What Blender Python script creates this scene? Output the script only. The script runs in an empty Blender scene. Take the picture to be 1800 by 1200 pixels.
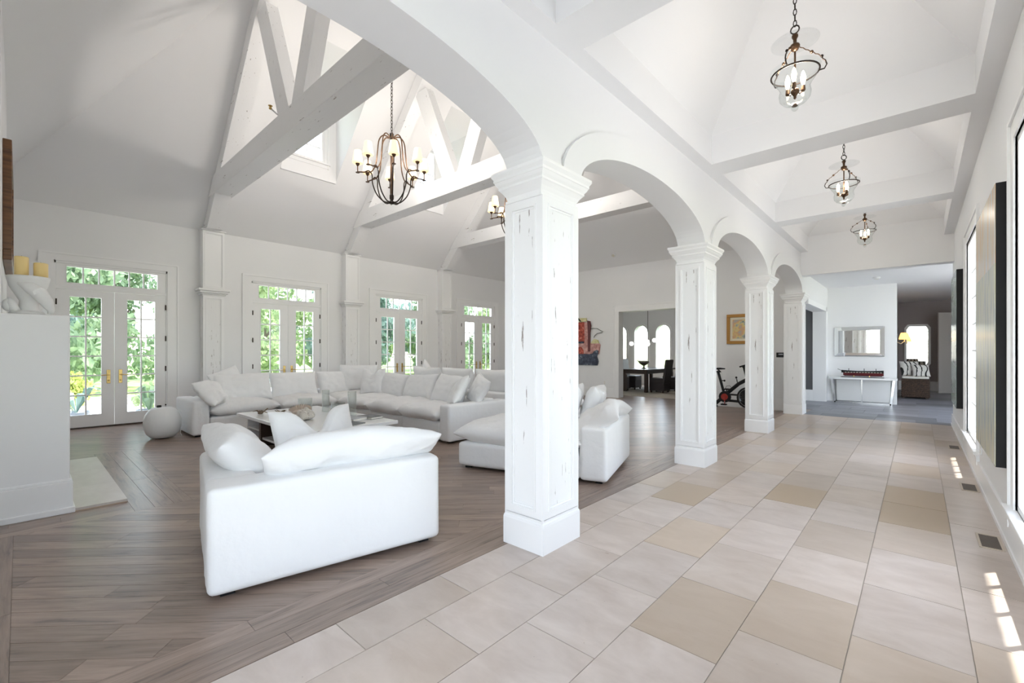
import bpy, bmesh, math, random
from mathutils import Vector, Matrix, noise, Euler
R = math.radians
scene = bpy.context.scene
col = scene.collection

# ---------------------------------------------------------------- camera
cam_d = bpy.data.cameras.new('camera'); cam = bpy.data.objects.new('camera', cam_d); col.objects.link(cam)
cam.location = (0, 0, 1.35)
cam.rotation_euler = (R(90), 0, math.atan(714 / 786))
cam_d.sensor_width = 36; cam_d.lens = 786 / 1800 * 36; cam_d.shift_y = 17.5 / 1800
cam_d.clip_start = 0.02; cam_d.clip_end = 400
scene.camera = cam
# ---------------------------------------------------------------- world, sun, exposure
world = bpy.data.worlds.new('sky'); scene.world = world; world.use_nodes = True
wn = world.node_tree; bg = wn.nodes['Background']
skyn = wn.nodes.new('ShaderNodeTexSky'); skyn.sky_type = 'NISHITA'; skyn.sun_disc = False
skyn.sun_elevation = R(66); skyn.sun_rotation = R(38); skyn.air_density = 1.0; skyn.dust_density = .5; skyn.ozone_density = 1.0
hsw = wn.nodes.new('ShaderNodeHueSaturation'); hsw.inputs['Saturation'].default_value = .5
wn.links.new(skyn.outputs[0], hsw.inputs['Color']); wn.links.new(hsw.outputs[0], bg.inputs[0]); bg.inputs[1].default_value = 0.60
sun_d = bpy.data.lights.new('sun_offscreen', 'SUN'); sun_d.energy = 5.8; sun_d.angle = R(0.6); sun_d.color = (1, .96, .9)
sun = bpy.data.objects.new('sun_offscreen', sun_d); col.objects.link(sun)
sun.rotation_euler = Vector((-.25, -.32, -1)).to_track_quat('-Z', 'Y').to_euler()
scene.view_settings.view_transform = 'Standard'; scene.view_settings.look = 'None'
scene.view_settings.exposure = 1.12; scene.view_settings.gamma = 1.0; scene.view_settings.use_curve_mapping = False
def lamp(parent, loc, power, radius, color=(1, .94, .87)):
    d = bpy.data.lights.new('lamp_light', 'POINT'); d.energy = power; d.shadow_soft_size = radius; d.color = color
    o = bpy.data.objects.new('lamp_light', d); col.objects.link(o); o.parent = parent; o.location = loc; return o
cy = scene.cycles
cy.use_denoising = True
cy.max_bounces = 10; cy.diffuse_bounces = 6; cy.glossy_bounces = 4; cy.transmission_bounces = 6; cy.transparent_max_bounces = 24
cy.sample_clamp_indirect = 6.0; cy.caustics_reflective = False; cy.caustics_refractive = False

# ---------------------------------------------------------------- materials
M = {}
def nodes(name):
    m = bpy.data.materials.new(name); m.use_nodes = True; M[name] = m
    nt = m.node_tree; return m, nt, nt.nodes, nt.links, nt.nodes['Principled BSDF']
def plain(name, color, rough=.5, metal=0, spec=None, bump=None, emit=None, es=0, coat=0, sheen=0):
    m, nt, n, l, b = nodes(name)
    b.inputs['Base Color'].default_value = (*color, 1); b.inputs['Roughness'].default_value = rough; b.inputs['Metallic'].default_value = metal
    if spec is not None: b.inputs['Specular IOR Level'].default_value = spec
    if coat: b.inputs['Coat Weight'].default_value = coat
    if sheen: b.inputs['Sheen Weight'].default_value = sheen
    if emit: b.inputs['Emission Color'].default_value = (*emit, 1); b.inputs['Emission Strength'].default_value = es
    if bump:
        tc = n.new('ShaderNodeTexCoord'); t = n.new('ShaderNodeTexNoise'); t.inputs['Scale'].default_value = bump[0]; t.inputs['Detail'].default_value = 4
        bp = n.new('ShaderNodeBump'); bp.inputs['Strength'].default_value = bump[1]; bp.inputs['Distance'].default_value = bump[2] if len(bump) > 2 else .01
        l.new(tc.outputs['Object'], t.inputs['Vector']); l.new(t.outputs['Fac'], bp.inputs['Height']); l.new(bp.outputs[0], b.inputs['Normal'])
    return m
def ramp(n, stops):
    r = n.new('ShaderNodeValToRGB'); e = r.color_ramp.elements
    e[0].position, e[0].color = stops[0][0], (*stops[0][1], 1); e[1].position, e[1].color = stops[-1][0], (*stops[-1][1], 1)
    for p, c in stops[1:-1]:
        x = e.new(p); x.color = (*c, 1)
    return r
plain('wall', (.83, .83, .835), .55, bump=(30, .05, .002))
plain('ceil', (.85, .85, .855), .7)
plain('trim', (.87, .87, .872), .32)
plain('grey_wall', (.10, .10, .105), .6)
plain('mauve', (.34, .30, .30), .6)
plain('door_grey', (.52, .49, .46), .5)
plain('fabric', (.86, .86, .865), .95, spec=.15, bump=(9, .35, .02), sheen=.15)
plain('fabric_seat', (.84, .835, .835), .95, spec=.15, bump=(7, .5, .03), sheen=.15)
plain('brass', (.70, .50, .20), .25, 1)
plain('bronze', (.10, .055, .03), .38, .8)
plain('dark_bronze', (.035, .025, .02), .4, .7)
plain('chrome', (.75, .75, .76), .12, 1)
plain('mirror', (.92, .93, .93), .02, 1)
plain('black', (.012, .012, .013), .5, spec=.2)
plain('black_gloss', (.01, .01, .011), .12)
plain('wax', (.86, .66, .30), .45)
plain('ceramic', (.80, .80, .80), .35, bump=(14, .25, .01))
plain('white_gloss', (.84, .845, .85), .12)
plain('white_plastic', (.85, .85, .85), .35)
plain('dark_wood', (.045, .025, .018), .3)
plain('leather', (.035, .028, .03), .42, bump=(40, .1, .003))
plain('red', (.35, .03, .02), .4)
plain('ship_red', (.12, .012, .015), .3)
plain('ivory', (.75, .72, .62), .5)
plain('silver', (.45, .44, .42), .3, .9)
plain('rug', (.50, .45, .39), .95, bump=(60, .3, .01))
plain('gold', (.42, .21, .05), .38, .35)
plain('mat_paper', (.78, .72, .58), .8)
plain('book_a', (.10, .115, .13), .4); plain('book_b', (.42, .44, .47), .4); plain('book_c', (.05, .05, .05), .4); plain('book_d', (.62, .60, .55), .6); plain('book_e', (.16, .13, .11), .5)
plain('paper', (.80, .78, .72), .8)
plain('bark', (.16, .12, .09), .9)
plain('terrace', (.62, .60, .57), .8, bump=(5, .1, .01))
plain('pot', (.28, .30, .33), .5)
plain('stone_edge', (.55, .42, .30), .7)
plain('globe', (.9, .9, .9), .3, emit=(1, .97, .92), es=1.2)
plain('shade', (.80, .68, .46), .8, emit=(1, .76, .42), es=.55)
plain('shade_amber', (.8, .45, .12), .8, emit=(1, .55, .12), es=1.6)
plain('bulb', (1, .95, .85), .5, emit=(1, .80, .52), es=11)
plain('shell', (.60, .50, .42), .6, bump=(25, .4, .01))
plain('coral', (.70, .66, .60), .8, bump=(35, .9, .03))
plain('drift', (.20, .15, .10), .8)
plain('roof_dark', (.05, .03, .025), .5)
plain('vent', (.16, .13, .11), .5, .4)
plain('vent_rim', (.55, .47, .38), .5)

def glassmat(name, tint, refl):
    m = bpy.data.materials.new(name); m.use_nodes = True; M[name] = m
    nt = m.node_tree; n = nt.nodes; n.clear(); o = n.new('ShaderNodeOutputMaterial'); mx = n.new('ShaderNodeMixShader')
    tr = n.new('ShaderNodeBsdfTransparent'); tr.inputs[0].default_value = (*tint, 1)
    gl = n.new('ShaderNodeBsdfGlossy'); gl.inputs['Roughness'].default_value = .03
    lw = n.new('ShaderNodeLayerWeight'); lw.inputs[0].default_value = .12
    mm = n.new('ShaderNodeMath'); mm.operation = 'MULTIPLY'; mm.inputs[1].default_value = refl
    nt.links.new(lw.outputs['Facing'], mm.inputs[0]); nt.links.new(mm.outputs[0], mx.inputs[0])
    nt.links.new(tr.outputs[0], mx.inputs[1]); nt.links.new(gl.outputs[0], mx.inputs[2]); nt.links.new(mx.outputs[0], o.inputs[0])
glassmat('glass', (.97, .985, .98), .5)
glassmat('jar_glass', (.93, .95, .945), 1.0)
glassmat('clear_glass', (.975, .98, .98), .35)

# distressed white paint: vertical cracks and chips
def distressed(name, sc, stretch, lo, hi):
    m, nt, n, l, b = nodes(name)
    tc = n.new('ShaderNodeTexCoord'); mp = n.new('ShaderNodeMapping'); mp.inputs['Scale'].default_value = stretch
    t = n.new('ShaderNodeTexNoise'); t.inputs['Scale'].default_value = sc; t.inputs['Detail'].default_value = 5; t.inputs['Roughness'].default_value = .62
    t2 = n.new('ShaderNodeTexNoise'); t2.inputs['Scale'].default_value = 2.3; t2.inputs['Detail'].default_value = 2
    mul = n.new('ShaderNodeMath'); mul.operation = 'MULTIPLY_ADD'; mul.inputs[1].default_value = .22; 
    l.new(tc.outputs['Object'], mp.inputs[0]); l.new(mp.outputs[0], t.inputs['Vector']); l.new(tc.outputs['Object'], t2.inputs['Vector'])
    l.new(t2.outputs['Fac'], mul.inputs[0]); l.new(t.outputs['Fac'], mul.inputs[2])
    r = ramp(n, [(lo, (.86, .86, .862)), (hi, (.30, .26, .24))]); l.new(mul.outputs[0], r.inputs[0]); l.new(r.outputs[0], b.inputs['Base Color'])
    b.inputs['Roughness'].default_value = .45
    bp = n.new('ShaderNodeBump'); bp.inputs['Strength'].default_value = .35; bp.inputs['Distance'].default_value = .004; bp.invert = True
    l.new(mul.outputs[0], bp.inputs['Height']); l.new(bp.outputs[0], b.inputs['Normal'])
distressed('distress_v', 17, (2.3, 2.3, .24), .742, .772)
distressed('distress_x', 15, (.28, 2.0, 2.0), .775, .81)

distressed('distress_w', 17, (2.3, 2.3, .3), .785, .82)
# oak boards: one material per board direction
def oak(name, rot):
    m, nt, n, l, b = nodes(name)
    tc = n.new('ShaderNodeTexCoord'); oi = n.new('ShaderNodeObjectInfo')
    mp = n.new('ShaderNodeMapping'); mp.inputs['Rotation'].default_value = (0, 0, rot)
    l.new(tc.outputs['Object'], mp.inputs[0])
    at = n.new('ShaderNodeAttribute'); at.attribute_name = 'bid'
    add = n.new('ShaderNodeVectorMath'); add.operation = 'MULTIPLY_ADD'; add.inputs[1].default_value = (31, 17, 5)
    l.new(at.outputs['Fac'], add.inputs[0]); l.new(mp.outputs[0], add.inputs[2])
    sc = n.new('ShaderNodeVectorMath'); sc.operation = 'MULTIPLY'; sc.inputs[1].default_value = (1.1, 11, 1)
    l.new(add.outputs[0], sc.inputs[0])
    t = n.new('ShaderNodeTexNoise'); t.inputs['Scale'].default_value = 2.2; t.inputs['Detail'].default_value = 6; t.inputs['Roughness'].default_value = .62; t.inputs['Distortion'].default_value = .55
    l.new(sc.outputs[0], t.inputs['Vector'])
    sc2 = n.new('ShaderNodeVectorMath'); sc2.operation = 'MULTIPLY'; sc2.inputs[1].default_value = (2, 70, 1); l.new(add.outputs[0], sc2.inputs[0])
    t2 = n.new('ShaderNodeTexNoise'); t2.inputs['Scale'].default_value = 2.0; t2.inputs['Detail'].default_value = 3; l.new(sc2.outputs[0], t2.inputs['Vector'])
    r = ramp(n, [(.31, (.10, .056, .038)), (.44, (.27, .178, .128)), (.60, (.35, .24, .18)), (.8, (.41, .30, .235))]); l.new(t.outputs['Fac'], r.inputs[0])
    hs = n.new('ShaderNodeHueSaturation'); hs.inputs['Saturation'].default_value = 1.06
    mr = n.new('ShaderNodeMapRange'); mr.inputs['To Min'].default_value = .78; mr.inputs['To Max'].default_value = 1.12; l.new(at.outputs['Fac'], mr.inputs['Value']); l.new(mr.outputs[0], hs.inputs['Value'])
    mix = n.new('ShaderNodeMix'); mix.data_type = 'RGBA'; mix.blend_type = 'MULTIPLY'; mix.inputs['Factor'].default_value = .5
    l.new(r.outputs[0], mix.inputs['A']); l.new(t2.outputs['Fac'], mix.inputs['B']); 
    bc = n.new('ShaderNodeBrightContrast'); bc.inputs['Bright'].default_value = .075; l.new(mix.outputs['Result'], bc.inputs[0]); l.new(bc.outputs[0], hs.inputs['Color'])
    l.new(hs.outputs[0], b.inputs['Base Color']); b.inputs['Roughness'].default_value = .30
    bp = n.new('ShaderNodeBump'); bp.inputs['Strength'].default_value = .12; bp.inputs['Distance'].default_value = .004; l.new(t.outputs['Fac'], bp.inputs['Height']); l.new(bp.outputs[0], b.inputs['Normal'])
oak('oak_diag', -R(45)); oak('oak_y', -R(90)); oak('oak_x', 0)

def stone(name, ca, cb, tan, rough, stripe=False):
    m, nt, n, l, b = nodes(name)
    tc = n.new('ShaderNodeTexCoord'); oi = n.new('ShaderNodeObjectInfo'); at = n.new('ShaderNodeAttribute'); at.attribute_type = 'OBJECT'; at.attribute_name = 'tone'
    add = n.new('ShaderNodeVectorMath'); add.operation = 'MULTIPLY_ADD'; add.inputs[1].default_value = (20, 33, 11)
    l.new(oi.outputs['Random'], add.inputs[0]); l.new(tc.outputs['Object'], add.inputs[2])
    mp = n.new('ShaderNodeMapping'); mp.inputs['Scale'].default_value = (.35, 5, 1) if stripe else (1.1, 2.2, 1); l.new(add.outputs[0], mp.inputs[0])
    t = n.new('ShaderNodeTexNoise'); t.inputs['Scale'].default_value = 1.6 if stripe else 2.6; t.inputs['Detail'].default_value = 7; t.inputs['Roughness'].default_value = .6; t.inputs['Distortion'].default_value = .4
    l.new(mp.outputs[0], t.inputs['Vector'])
    r = ramp(n, [(.3, ca), (.7, cb)]); l.new(t.outputs['Fac'], r.inputs[0])
    mix = n.new('ShaderNodeMix'); mix.data_type = 'RGBA'; mix.inputs['B'].default_value = (*tan, 1)
    l.new(at.outputs['Fac'], mix.inputs['Factor']); l.new(r.outputs[0], mix.inputs['A'])
    hs = n.new('ShaderNodeHueSaturation'); mr = n.new('ShaderNodeMapRange'); mr.inputs['To Min'].default_value = .91; mr.inputs['To Max'].default_value = 1.07
    l.new(oi.outputs['Random'], mr.inputs['Value']); l.new(mr.outputs[0], hs.inputs['Value']); l.new(mix.outputs['Result'], hs.inputs['Color'])
    # small pits
    v = n.new('ShaderNodeTexVoronoi'); v.inputs['Scale'].default_value = 13; l.new(add.outputs[0], v.inputs['Vector'])
    lt = n.new('ShaderNodeMath'); lt.operation = 'LESS_THAN'; lt.inputs[1].default_value = .045; l.new(v.outputs['Distance'], lt.inputs[0])
    m2 = n.new('ShaderNodeMix'); m2.data_type = 'RGBA'; m2.inputs['B'].default_value = (.3, .25, .2, 1)
    mu = n.new('ShaderNodeMath'); mu.operation = 'MULTIPLY'; mu.inputs[1].default_value = 0 if stripe else .45; l.new(lt.outputs[0], mu.inputs[0]); l.new(mu.outputs[0], m2.inputs['Factor'])
    l.new(hs.outputs[0], m2.inputs['A']); l.new(m2.outputs['Result'], b.inputs['Base Color'])
    rr = n.new('ShaderNodeMapRange'); rr.inputs['To Min'].default_value = rough - .07; rr.inputs['To Max'].default_value = rough + .1; l.new(t.outputs['Fac'], rr.inputs['Value']); l.new(rr.outputs[0], b.inputs['Roughness'])
stone('limestone', (.485, .41, .365), (.64, .565, .52), (.46, .345, .225), .30)
stone('slate', (.13, .14, .16), (.36, .37, .41), (.10, .11, .12), .38, True)
stone('hearth_stone', (.60, .54, .50), (.72, .67, .63), (.5, .4, .3), .32)
plain('grout', (.46, .41, .36), .9)
plain('subfloor', (.26, .19, .14), .8)

def leafmat(name, c1, c2):
    m, nt, n, l, b = nodes(name)
    g = n.new('ShaderNodeNewGeometry'); tc = n.new('ShaderNodeTexCoord'); t = n.new('ShaderNodeTexNoise'); t.inputs['Scale'].default_value = 2.5
    l.new(tc.outputs['Object'], t.inputs['Vector'])
    r = ramp(n, [(.3, c1), (.7, c2)]); l.new(t.outputs['Fac'], r.inputs[0]); l.new(r.outputs[0], b.inputs['Base Color'])
    b.inputs['Roughness'].default_value = .5
    b.inputs['Subsurface Weight'].default_value = 0
    tr = n.new('ShaderNodeBsdfTranslucent'); l.new(r.outputs[0], tr.inputs[0]); mx = n.new('ShaderNodeMixShader'); mx.inputs[0].default_value = .45
    l.new(b.outputs[0], mx.inputs[1]); l.new(tr.outputs[0], mx.inputs[2]); l.new(mx.outputs[0], n['Material Output'].inputs[0])
leafmat('leaf_a', (.14, .22, .13), (.36, .46, .28)); leafmat('leaf_b', (.20, .30, .14), (.46, .55, .30)); leafmat('leaf_c', (.30, .36, .08), (.52, .55, .18)); leafmat('leaf_d', (.12, .20, .17), (.30, .40, .34))
m, nt, n, l, b = nodes('lawn'); tc = n.new('ShaderNodeTexCoord'); t = n.new('ShaderNodeTexNoise'); t.inputs['Scale'].default_value = .8; t.inputs['Detail'].default_value = 6
l.new(tc.outputs['Object'], t.inputs['Vector']); r = ramp(n, [(.3, (.16, .26, .06)), (.7, (.36, .44, .14))]); l.new(t.outputs['Fac'], r.inputs[0]); l.new(r.outputs[0], b.inputs['Base Color']); b.inputs['Roughness'].default_value = .9
# painted / woven surfaces
def noisecol(name, stops, scale, stretch=(1, 1, 1), rough=.5, detail=5, dist=0.):
    m, nt, n, l, b = nodes(name); tc = n.new('ShaderNodeTexCoord'); mp = n.new('ShaderNodeMapping'); mp.inputs['Scale'].default_value = stretch
    t = n.new('ShaderNodeTexNoise'); t.inputs['Scale'].default_value = scale; t.inputs['Detail'].default_value = detail; t.inputs['Distortion'].default_value = dist
    l.new(tc.outputs['Object'], mp.inputs[0]); l.new(mp.outputs[0], t.inputs['Vector']); r = ramp(n, stops); l.new(t.outputs['Fac'], r.inputs[0]); l.new(r.outputs[0], b.inputs['Base Color']); b.inputs['Roughness'].default_value = rough
    return m
noisecol('abstract_lower', [(.3, (.30, .32, .30)), (.45, (.52, .52, .44)), (.6, (.62, .58, .38)), (.75, (.42, .46, .46))], 3.2, (1, 6, .7), .22, 6, .5)
noisecol('abstract_upper', [(.3, (.62, .60, .55)), (.5, (.70, .58, .42)), (.62, (.78, .48, .28)), (.75, (.70, .66, .58))], 2.6, (1, 5, .6), .22, 6, .4)
noisecol('teal_reflection_art', [(.3, (.20, .30, .28)), (.5, (.34, .42, .38)), (.7, (.05, .12, .11))], 1.4, (1, .3, 2), .2, 2)  # teal is partly a glass reflection, painted into the artwork's colour
noisecol('old_painting', [(.2, (.10, .03, .01)), (.5, (.28, .12, .03)), (.8, (.45, .30, .12))], 3, (1, 1, 1), .4)
noisecol('walnut_frame', [(.3, (.07, .03, .015)), (.7, (.22, .10, .04))], 4, (1, 1, 8), .4)
noisecol('village_paint', [(.30, (.04, .07, .06)), (.42, (.40, .42, .38)), (.5, (.70, .56, .22)), (.58, (.62, .36, .20)), (.7, (.32, .42, .44))], 5.5, (1, 1, 1), .5, 4, .6)
noisecol('brick_red', [(.35, (.20, .02, .015)), (.6, (.55, .09, .05)), (.7, (.65, .28, .22))], 14, (1, 1, 1), .5)
noisecol('pinkish', [(.35, (.40, .17, .15)), (.65, (.70, .42, .38))], 12, (1, 1, 1), .5)
noisecol('navy', [(.4, (.02, .025, .05)), (.62, (.07, .09, .14)), (.72, (.35, .38, .40))], 12, (1, 1, 1), .5)
noisecol('pale_yellow', [(.4, (.62, .58, .28)), (.7, (.75, .72, .5))], 9, (1, 1, 1), .5)
noisecol('wicker', [(.4, (.02, .012, .008)), (.6, (.085, .045, .025))], 40, (1, 1, 3), .7)
m, nt, n, l, b = nodes('zebra'); tc = n.new('ShaderNodeTexCoord'); w = n.new('ShaderNodeTexWave'); w.inputs['Scale'].default_value = 2.6; w.inputs['Distortion'].default_value = 6; w.inputs['Detail Scale'].default_value = 1.4
l.new(tc.outputs['Object'], w.inputs['Vector']); r = ramp(n, [(.12, (.02, .02, .02)), (.2, (.72, .70, .66))]); l.new(w.outputs['Fac'], r.inputs[0]); l.new(r.outputs[0], b.inputs['Base Color']); b.inputs['Roughness'].default_value = .9

# ---------------------------------------------------------------- mesh helpers
class MB:
    def __init__(s): s.v = []; s.f = []
    def add(s, vs, fs):
        o = len(s.v); s.v += [tuple(v) for v in vs]; s.f += [tuple(i + o for i in f) for f in fs]; return s
    def box(s, x0, x1, y0, y1, z0, z1):
        if x0 > x1: x0, x1 = x1, x0
        if y0 > y1: y0, y1 = y1, y0
        if z0 > z1: z0, z1 = z1, z0
        return s.add([(x0,y0,z0),(x1,y0,z0),(x1,y1,z0),(x0,y1,z0),(x0,y0,z1),(x1,y0,z1),(x1,y1,z1),(x0,y1,z1)],
              [(3,2,1,0),(4,5,6,7),(0,1,5,4),(1,2,6,5),(2,3,7,6),(3,0,4,7)])
    def quad(s, a, b, c, d): return s.add([a, b, c, d], [(0,1,2,3)])
    def prism(s, pts, axis, lo, hi):
        """extrude a closed 2d outline along an axis ('x','y','z')"""
        n = len(pts)
        def P(p, w): return {'x': (w, p[0], p[1]), 'y': (p[0], w, p[1]), 'z': (p[0], p[1], w)}[axis]
        vs = [P(p, lo) for p in pts] + [P(p, hi) for p in pts]
        fs = [tuple(range(n))[::-1], tuple(range(n, 2*n))] + [(i, (i+1) % n, n + (i+1) % n, n + i) for i in range(n)]
        return s.add(vs, fs)
    def lathe(s, prof, c=(0,0,0), seg=16, cap=True):
        vs = []; fs = []; k = len(prof)
        for i in range(seg):
            a = 2*math.pi*i/seg
            for r, z in prof: vs.append((c[0]+r*math.cos(a), c[1]+r*math.sin(a), c[2]+z))
        for i in range(seg):
            j = (i+1) % seg
            for q in range(k-1): fs.append((i*k+q, j*k+q, j*k+q+1, i*k+q+1))
        if cap:
            fs.append(tuple(i*k for i in range(seg))[::-1]); fs.append(tuple(i*k+k-1 for i in range(seg)))
        return s.add(vs, fs)
    def tube(s, pts, r, seg=8, closed=False):
        pts = [Vector(p) for p in pts]; n = len(pts); rs = r if isinstance(r, (list, tuple)) else [r]*n
        vs = []; fs = []; up = None
        for i, p in enumerate(pts):
            a = pts[(i-1) % n] if (closed or i > 0) else p; b = pts[(i+1) % n] if (closed or i < n-1) else p
            d = (b-a).normalized()
            if up is None: up = Vector((0,0,1)) if abs(d.z) < .9 else Vector((1,0,0))
            x = d.cross(up)
            if x.length < 1e-5: x = d.cross(Vector((1,.3,.2)))
            x.normalize(); y = x.cross(d).normalized(); up = y
            for k in range(seg):
                t = 2*math.pi*k/seg; vs.append(p + (x*math.cos(t) + y*math.sin(t))*rs[i])
        m_ = n if closed else n-1
        for i in range(m_):
            j = (i+1) % n
            for k in range(seg): fs.append((i*seg+k, i*seg+(k+1) % seg, j*seg+(k+1) % seg, j*seg+k))
        if not closed: fs.append(tuple(range(seg))[::-1]); fs.append(tuple((n-1)*seg+k for k in range(seg)))
        return s.add(vs, fs)
    def ball(s, c, r, seg=12, rings=8):
        rx, ry, rz = r if isinstance(r, (tuple, list)) else (r, r, r)
        vs = [(c[0],c[1],c[2]-rz)]; fs = []
        for i in range(1, rings):
            t = -math.pi/2 + math.pi*i/rings
            for k in range(seg):
                a = 2*math.pi*k/seg; vs.append((c[0]+rx*math.cos(t)*math.cos(a), c[1]+ry*math.cos(t)*math.sin(a), c[2]+rz*math.sin(t)))
        vs.append((c[0],c[1],c[2]+rz)); top = len(vs)-1
        for k in range(seg): fs.append((0, 1+(k+1) % seg, 1+k)); fs.append((top, 1+(rings-2)*seg+k, 1+(rings-2)*seg+(k+1) % seg))
        for i in range(rings-2):
            for k in range(seg): fs.append((1+i*seg+k, 1+i*seg+(k+1) % seg, 1+(i+1)*seg+(k+1) % seg, 1+(i+1)*seg+k))
        return s.add(vs, fs)
    def xf(s, mat, start=0):
        s.v[start:] = [tuple(mat @ Vector(v)) for v in s.v[start:]]; return s
    def mesh(s, name):
        me = bpy.data.meshes.new(name); me.from_pydata(s.v, [], s.f); me.update(); return me
def link(name, me, mat, parent=None, smooth=False, bevel=0, seg=2, angle=None):
    o = bpy.data.objects.new(name, me); col.objects.link(o)
    if mat and not me.materials: me.materials.append(M[mat])
    if parent: o.parent = parent
    if smooth: me.polygons.foreach_set('use_smooth', [True]*len(me.polygons)); me.update()
    if bevel:
        b = o.modifiers.new('bevel', 'BEVEL'); b.width = bevel; b.segments = seg; b.limit_method = 'ANGLE'; b.angle_limit = R(40)
    return o
def ob(name, mb, mat, parent=None, **k): return link(name, mb.mesh(name), mat, parent, **k)
def box(name, mat, dims, parent=None, **k): return ob(name, MB().box(*dims), mat, parent, **k)
def struct(o): o['kind'] = 'structure'; return o
def tag(o, label, cat, group=None):
    o['label'] = label; o['category'] = cat
    if group: o['group'] = group
    return o
def thing(name, label, cat, loc=(0,0,0), rz=0, group=None):
    e = bpy.data.objects.new(name, None); col.objects.link(e); e.location = loc; e.rotation_euler = (0,0,rz); e.empty_display_size = .1
    return tag(e, label, cat, group)
def holder(name):
    e = bpy.data.objects.new(name, None); col.objects.link(e); e.empty_display_size = .1; e['kind'] = 'structure'; return e
def copy_tree(o, parent=None):
    c = o.copy(); col.objects.link(c); c.parent = parent
    for ch in list(o.children): copy_tree(ch, c)
    return c
rnd = random.Random(7)
# ================================================================ STRUCTURE
XW, XA0, XA1, XR = -10.82, -2.14, -1.85, .475          # window wall face, arcade wall faces, hall outer wall face
Y0, YB, ZE, PIT = -.439, 11.7, 3.82, 1.05              # great room ends, eave height, roof pitch
XRDG = (XW + XA0) / 2; ZRDG = ZE + PIT * (XRDG - XW)
HK = .915                                              # plan slope of the front hip
DOORS = [1.16, 4.187, 7.207, 10.25]; DH = .77
TRUSS = [2.655, 5.675, 8.735]
COLS = [-.55, 2.53, 5.545, 8.49, 11.43]
def zs(x): return ZE + PIT * (x - XW)
# ---- floors
def clip(poly, rect):
    x0, x1, y0, y1 = rect
    for ax, val, sg in ((0, x0, 1), (0, x1, -1), (1, y0, 1), (1, y1, -1)):
        out = []
        for i in range(len(poly)):
            a, b = poly[i], poly[(i+1) % len(poly)]; da, db = (a[ax]-val)*sg, (b[ax]-val)*sg
            if da >= 0: out.append(a)
            if (da >= 0) != (db >= 0):
                t = da/(da-db); out.append((a[0]+(b[0]-a[0])*t, a[1]+(b[1]-a[1])*t))
        poly = out
        if len(poly) < 3: return []
    return poly
def parea(p): return abs(sum(p[i][0]*p[(i+1) % len(p)][1]-p[(i+1) % len(p)][0]*p[i][1] for i in range(len(p))))/2
floor = struct(box('floor', 'subfloor', (-11.0, XA0, Y0-.1, 17.4, -.06, -.006)))
boards = []                                            # (polygon, material)
def lay(rect, ang, mat, width, lmin=1.1, lmax=2.3):
    ca, sa = math.cos(ang), math.sin(ang)
    cs = [(x, y) for x in rect[:2] for y in rect[2:]]
    us = [x*ca+y*sa for x, y in cs]; vs = [-x*sa+y*ca for x, y in cs]
    k0, k1 = math.floor(min(vs)/width), math.ceil(max(vs)/width)
    for k in range(k0, k1):
        rr = random.Random(k*7919+int(ang*100)); u = -40 + rr.random()*2
        while u < max(us):
            L = rr.uniform(lmin, lmax); g = .0011
            if u+L > min(us):
                q = [(u+g, k*width+g), (u+L-g, k*width+g), (u+L-g, (k+1)*width-g), (u+g, (k+1)*width-g)]
                p = clip([(a*ca-b*sa, a*sa+b*ca) for a, b in q], rect)
                if p and parea(p) > .00002: boards.append((p, mat))
            u += L
D45 = R(45); BW = .128
lay((-4.9, -2.487, -.03, YB), D45, 'oak_diag', BW)
lay((XW, -4.9, 1.06, YB), D45, 'oak_diag', BW)
lay((XW, -8.0, Y0, 1.06), D45, 'oak_diag', BW)
lay((XW, -3.0, YB, 17.3), D45, 'oak_diag', BW)
for x0, x1 in ((-2.487, -2.372), (-2.372, -2.256), (-2.256, -2.142)): lay((x0, x1, Y0, YB), R(90), 'oak_y', 9.99) if False else None
def strips(rect, along, w, mat):
    x0, x1, y0, y1 = rect; lo, hi = (x0, x1) if along == 'y' else (y0, y1); n = max(1, round((hi-lo)/w)); st = (hi-lo)/n
    for i in range(n):
        rr = random.Random(int(lo*100)+i*31); a, b = lo+i*st+.0011, lo+(i+1)*st-.0011; p, e = (y0, y1) if along == 'y' else (x0, x1); p -= rr.random()
        while p < e:
            L = rr.uniform(1.1, 2.4); q0, q1 = max(p, y0 if along == 'y' else x0)+.0011, min(p+L, e)-.0011
            if q1-q0 > .02: boards.append(([(a, q0), (b, q0), (b, q1), (a, q1)] if along == 'y' else [(q0, a), (q1, a), (q1, b), (q0, b)], mat))
            p += L
strips((-2.487, -2.142, Y0, YB), 'y', .115, 'oak_y')
strips((-8.0, -4.9, .655, 1.06), 'x', .13, 'oak_x')
strips((-5.265, -4.9, Y0, .655), 'y', .122, 'oak_y')
strips((-8.0, -7.71, Y0, .655), 'y', .14, 'oak_y')
strips((-4.9, -2.487, Y0, -.03), 'x', .13, 'oak_x')
def bkey(b):
    c = (sum(p[0] for p in b[0])/len(b[0]), sum(p[1] for p in b[0])/len(b[0])); d = (c[0]**2+c[1]**2)**.5
    fw = -.6724*c[0]+.7402*c[1]; rt = .7402*c[0]+.6724*c[1]
    vis = fw > .3 and abs(rt/fw) < 1.2 and fw > 1.35/.76
    return (0 if vis else 1, -parea(b[0])/max(d, .5)**3)
boards.sort(key=bkey)
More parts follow.
